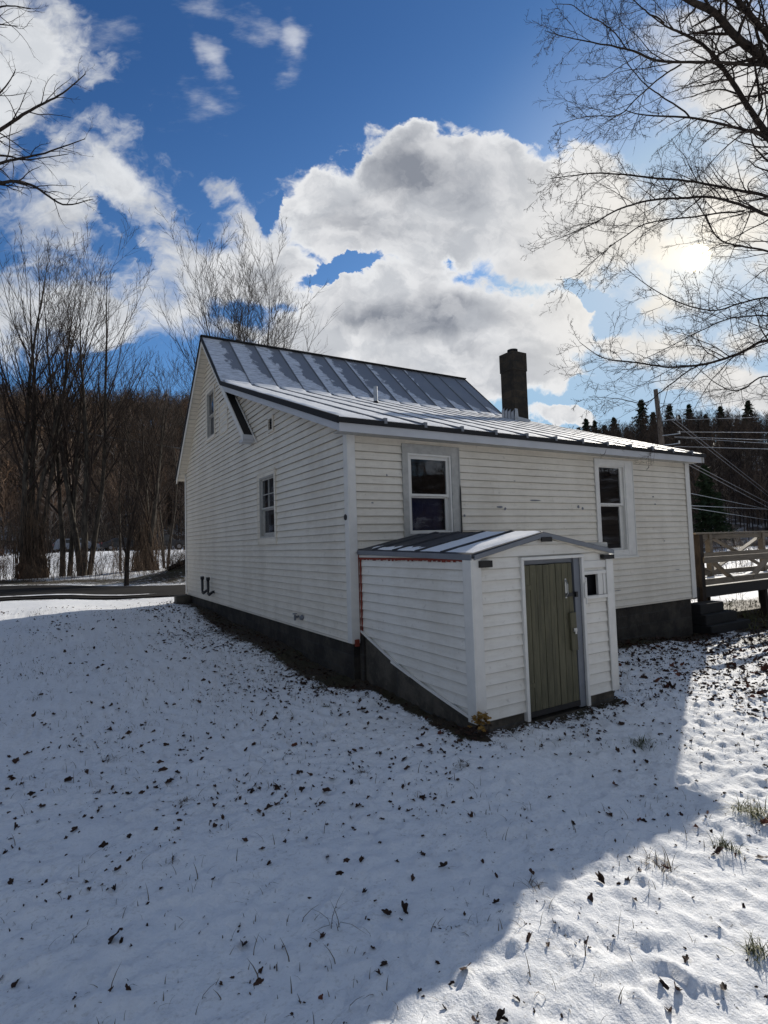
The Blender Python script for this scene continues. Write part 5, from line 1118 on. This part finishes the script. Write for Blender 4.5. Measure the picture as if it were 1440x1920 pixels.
# ------------------------------------------------------------ VEHICLES on the far field
M_car=simple('dark_car_paint',(.02,.022,.026),.35,.1,3,bmp=0); M_tyre=simple('tyre_rubber',(.012,.012,.012),.9,.1,9,bmp=.1); M_rim=simple('wheel_rim',(.25,.25,.26),.4,.1,9,metal=.6,bmp=0)
M_cglass=simple('car_glass',(.03,.035,.04),.1,.05,2,bmp=0); M_lamp=simple('car_lamp',(.4,.05,.04),.3,.05,2,bmp=0); M_silver=simple('silver_paint',(.20,.22,.26),.35,.05,2,bmp=0)
def vehicle(name,lab,cat,x,y,rz,prof,glass,wheels,wd,m,r_=.36):
    o=thing(name,lab,cat,(0,0,0)); 
    mb=MB(); mb.prism([(a,-wd/2,b_) for a,b_ in prof],(0,wd,0)); mb.build('body',m,o,bevel=.05)
    for g in glass:
        for s in (-1,1):
            mb=MB(); ya=s*(wd/2+.004); mb.prism([(a,ya,b_) for a,b_ in g],(0,s*.012,0)); mb.build('side_window',M_cglass,o)
    for wx in wheels:
        for s in (-1,1):
            mb=MB(); mb.tube([(wx,s*(wd/2-.18),r_),(wx,s*(wd/2+.03),r_)],r_,20); wh=mb.build('wheel',M_tyre,o)
            mb=MB(); mb.tube([(wx,s*(wd/2+.031),r_),(wx,s*(wd/2+.045),r_)],r_*.55,16); mb.build('rim',M_rim,wh)
    x0=min(a for a,_ in prof); x1=max(a for a,_ in prof)
    for s in (-1,1):
        mb=MB(); mb.box((x0-.02,s*wd*.38-.12,.75),(x0+.03,s*wd*.38+.12,.95)); mb.build('tail_lamp',M_lamp,o)
        mb=MB(); mb.box((x1-.03,s*wd*.38-.14,.72),(x1+.02,s*wd*.38+.14,.9)); mb.build('headlight',M_rim,o)
    o.location=(x,y,zg1(x,y)+.02); o.rotation_euler=(0,0,rz); return o
vehicle('pickup_truck','dark pickup truck parked across the snowy field, close to the house edge','pickup truck',7.3,60.5,-.15,
 [(-2.6,.45),(2.6,.45),(2.65,.95),(2.4,1.08),(1.2,1.12),(.55,1.75),(-.75,1.78),(-.95,1.15),(-2.6,1.15)],[[(.9,1.18),(.48,1.66),(-.1,1.68),(-.1,1.18)],[(-.18,1.18),(-.18,1.68),(-.68,1.68),(-.78,1.18)]],(-1.6,1.65),1.9,M_car,.40)
vehicle('parked_car','low dark car parked on the snowy field behind the forked tree','car',3.2,62.0,.1,
 [(-2.2,.35),(2.2,.35),(2.25,.75),(1.2,.92),(.6,1.38),(-.9,1.40),(-1.6,.98),(-2.25,.9)],[[(.95,.95),(.52,1.30),(-.1,1.32),(-.1,.95)],[(-.18,.95),(-.18,1.32),(-.85,1.32),(-1.3,.98)]],(-1.4,1.4),1.75,M_car,.33)
vehicle('parked_car','pale grey car at the far side of the field, left of the low dark car','car',-1.2,64,.05,
 [(-2.3,.35),(2.3,.35),(2.35,.8),(1.3,.95),(.7,1.45),(-1.9,1.48),(-2.35,.95)],[[(1.0,1.0),(.6,1.38),(-.1,1.38),(-.1,1.0)],[(-.18,1.0),(-.18,1.38),(-1.2,1.38),(-1.2,1.0)]],(-1.45,1.5),1.8,M_silver,.34)

# ------------------------------------------------------------ LEAVES
LP=[]
def leaf_shape(seed):
    rg=np.random.default_rng(seed); lob=rg.integers(3,6); n=18; P=[(0,0,0)]
    cv=rg.uniform(4,16); fold=rg.uniform(.2,1.2); tw=rg.uniform(-1,1)
    for i in range(n):
        a=i*2*math.pi/n; r=.5+.38*abs(math.cos(a*lob/2))**.8*rg.uniform(.7,1.1)
        x=r*math.cos(a)*1.0; y=r*math.sin(a)*rg.uniform(.6,.8); P.append((x,y,0))
    P=np.array(P); P[:,2]=fold*np.abs(P[:,1])**1.3+.35*P[:,0]**2*rg.uniform(-.5,1.2)+tw*.4*P[:,0]*P[:,1]+rg.normal(0,.05,len(P)); P[:,1]*=1-.35*min(fold,1)
    F=[(0,i+1,(i+1)%n+1) for i in range(n)]; 
    # stem
    k=len(P); P=np.vstack([P,[(-.5,-.015,.02),(-.5,.015,.02),(-.95,0,.12)]]); F.append((k,k+1,k+2)); return P,F
LS=[leaf_shape(i) for i in range(12)]
rgl=np.random.default_rng(17)
# sample candidates over the yard
def yard_pts(n):
    x=rgl.uniform(-9,15,n); y=rgl.uniform(-5.9,11.5,n)
    dh=rectd(x,y,0,HW,0,HL); dsd=rectd(x,y,SX0,SX1,SY,0)
    den=.10+.95*np.exp(-dh/.55)*np.where(x<.5,np.where(y>7.5,.4,1),1.)+.5*np.exp(-dh/2.2)+.75*ss(x,2.2,6.5)*(y<0)+.5*np.exp(-(dsd/.25)**2)
    den*=np.where((x<-1.5)&(y>1),.35,1)*np.where(y<-1.5,1.15,.8)
    den*=.55+2.2*np.clip(fbm(x*1.3,y*1.3,4,21)+.35,0,1)**1.4
    ok=(rgl.random(n)<den*.9)&(dh>.03)&(dsd>.03)&(y<11.2)
    return np.stack([x[ok],y[ok]],1)
pts=yard_pts(125000)
V3=np.stack([pts[:,0],pts[:,1],surf(pts[:,0],pts[:,1])],1)-CO
dep=V3@CF; px=(V3@CR)/dep*1033; py=(V3@CU_)/dep*1033
vis=(dep>.5)&(np.abs(px)<720)&(np.abs(py)<960)
size=rgl.gamma(1.9,.0165,len(pts)); size=np.clip(size*.86,.009,.09)
size*=np.where(pts[:,0]>3,1.35,1.)
# a few hand placed big ones in the foreground come from this order: apparent size
app=np.where(vis,size/dep,0); order=np.argsort(-app); ind=order[:300]; rest=order[300:]
def leaf_xf(i,rg):
    x,y=pts[i]; s=size[i]*.62; z=surf(x,y)
    e=Matrix.Rotation(rg.uniform(0,6.28),4,'Z')@Matrix.Rotation(rg.normal(0,.55),4,'X')@Matrix.Rotation(rg.normal(0,.55),4,'Y')
    if rg.random()<.16: e=Matrix.Rotation(rg.uniform(0,6.28),4,'Z')@Matrix.Rotation(rg.uniform(1.0,1.6),4,'X')
    return Matrix.Translation((float(x),float(y),float(z)+s*.22))@e@Matrix.Scale(s,4)
rg=np.random.default_rng(5)
lmes=[]
for mt_ in (M_leaf,M_leafr):
    for P,F in LS:
        me=bpy.data.meshes.new('fallen_leaf'); me.from_pydata(P.tolist(),[],F); me.materials.append(mt_); lmes.append(me)
for i in ind:
    x,y=pts[i]; red=rg.random()<(.30 if (x>.0 and y<-3.2) or x>3.5 else .05)
    o=bpy.data.objects.new('fallen_leaf',lmes[int(rg.integers(12))+(12 if red else 0)]); col0.objects.link(o); o.matrix_world=leaf_xf(i,rg)
    lab='reddish brown curled leaf lying on the snow' if red else 'dark brown curled dry leaf lying on the snow'
    tag(o,lab,'leaf','fallen leaves scattered on the snow')
Vs=[];Fs=[];nb=0
for i in rest:
    P,F=LS[int(rg.integers(12))]; Mx=np.array(leaf_xf(i,rg)); Q=P@Mx[:3,:3].T+Mx[:3,3]; Vs.append(Q); Fs.append(np.array(F)+nb); nb+=len(P)
o=np_mesh('leaf_litter',np.concatenate(Vs),np.concatenate(Fs),M_leaf,kind='stuff')
# ------------------------------------------------------------ GRASS
def blades(pts_,hr,rg,bend=.4,w_=.0022):
    Vs=[];Qs=[];nb=0
    for (x,y,s) in pts_:
        h=rg.uniform(*hr)*s; a=rg.uniform(0,6.28); l=rg.uniform(.1,bend)*1.4; z=float(surf(x,y)); d=np.array([math.cos(a),math.sin(a),0]); sd2=np.array([-d[1],d[0],0])*w_*rg.uniform(.7,1.5)*(.6+s*.5)
        P=[np.array([x,y,z-.01])+d*h*l*u*u+np.array([0,0,h*u*(1-.35*l*u)]) for u in (0,.35,.7,1)]
        V=[]
        for u,p in zip((1,.85,.6,.12),P): V+= [p-sd2*u,p+sd2*u]
        Vs.append(np.array(V)); Qs.append(np.array([(0,1,3,2),(2,3,5,4),(4,5,7,6)])+nb); nb+=8
    return np.concatenate(Vs),np.concatenate(Qs)
rg=np.random.default_rng(23)
n=11000; bp=[]
x=rg.uniform(-8,9,n*3); y=rg.uniform(-5.6,10,n*3); dh=rectd(x,y,0,HW,0,HL); dsd=rectd(x,y,SX0,SX1,SY,0)
cl=vn(x*1.7,y*1.7,31)+.6*vn(x*5,y*5,32); ok=(cl>.05)&(dh>.05)&(dsd>.05)
for a,b_ in zip(x[ok][:n],y[ok][:n]): bp.append((a,b_,rg.uniform(.5,1.2)))
V,Q=blades(bp,(.02,.10),rg,.9,.0021); tag(np_mesh('grass',V,Q,M_dry),kind='stuff')
bp=[]
for i in range(1500):
    bp.append((rg.uniform(8.8,15),rg.uniform(-.5,2.6),rg.uniform(.6,1.3)))
V,Q=blades(bp,(.05,.2),rg,.7,.005); tag(np_mesh('grass',V,Q,M_grass),kind='stuff')
def tuft(x,y,n,h,spread,m,lab,cat='grass tuft',w_=.0022):
    rg=np.random.default_rng(int(abs(x*1000)+abs(y*77))); pp_=[(x+rg.normal(0,spread*.55),y+rg.normal(0,spread*.55),1) for _ in range(int(n*1.5))]
    V,Q=blades(pp_,(h*.25,h*.7),rg,1.4,w_); tag(np_mesh('grass_tuft',V,Q,m),lab,cat,'grass tufts poking through the snow')
TU=[(1.430,-3.274,70,0.16,0.10,M_grass,'dark green grass tuft in the shade between the cellar entrance and the sunlit snow'),
(0.985,-4.496,90,0.22,0.10,M_grass,'large sunlit green and yellow grass tuft at the right edge of the yard'),
(-0.494,-5.225,60,0.12,0.06,M_grass,'small yellow green grass tuft near the bottom right corner'),
(-0.180,-4.507,40,0.16,0.09,M_dry,'reddish dry weed tuft on the sunlit side of the shadow edge'),
(0.373,-4.630,40,0.16,0.07,M_grass,'thin grass tuft just below the large sunlit one'),
(-1.232,-2.468,30,0.07,0.04,M_dry,'small dark tuft in the middle of the shaded snow'),
(-0.801,-0.820,40,0.08,0.04,M_grass,'tiny green tuft below the left foundation wall'),
(-0.468,-2.881,40,0.09,0.06,M_dry,'dry tuft in the shaded snow in front of the cellar entrance'),
(-2.620,-2.070,34,0.08,0.06,M_dry,'low dry tuft in the shaded snow left of centre'),
(-2.218,-3.970,5,0.32,0.03,M_dry,'few long dry stalks bending near the bottom of the yard'),
(-3.072,-0.798,22,0.12,0.08,M_dry,'sparse dry tuft far left in the shaded snow'),
(-1.050,-4.250,14,0.10,0.06,M_dry,'sparse dry tuft straddling the shadow edge'),
(-1.117,-1.595,16,0.08,0.08,M_dry,'faint dry tuft between the two small dark ones'),
]
for a in TU: tuft(*a)
# clump of yellowed foam-like leaves at the shed corner
cl=thing('leaf_clump','rust and yellow clump of crumpled leaves at the foot of the cellar entrance corner','leaves',(SX0-.05,SY-.05,-.55))
rgc=np.random.default_rng(3); mb=MB()
for i in range(46):
    P,F=LS[i%12]; s=rgc.uniform(.025,.05); e=Matrix.Translation((SX0-.03+rgc.normal(0,.035),SY-.07+rgc.normal(0,.035),-.52+rgc.uniform(0,.14)))@Matrix.Rotation(rgc.uniform(0,6.28),4,'Z')@Matrix.Rotation(rgc.uniform(0,3),4,'X')@Matrix.Scale(s,4)
    Mx=np.array(e); mb.add(P@Mx[:3,:3].T+Mx[:3,3],F)
mb.build('leaves',M_foam,cl)
mb=MB()
for i in range(40):
    P,F=LS[i%12]; s=rgc.uniform(.02,.045); e=Matrix.Translation((SX0-.10+rgc.normal(0,.09),SY-.04+rgc.normal(0,.07),-.56+rgc.uniform(0,.05)))@Matrix.Rotation(rgc.uniform(0,6.28),4,'Z')@Matrix.Rotation(rgc.uniform(-.6,.6),4,'X')@Matrix.Scale(s,4)
    Mx=np.array(e); mb.add(P@Mx[:3,:3].T+Mx[:3,3],F)
mb.build('dark_leaves',M_leaf,cl)
scene.cycles.max_bounces=6; scene.cycles.diffuse_bounces=3; scene.cycles.glossy_bounces=3; scene.cycles.transparent_max_bounces=12; scene.cycles.caustics_reflective=False; scene.cycles.caustics_refractive=False
scene.cycles.sample_clamp_indirect=4
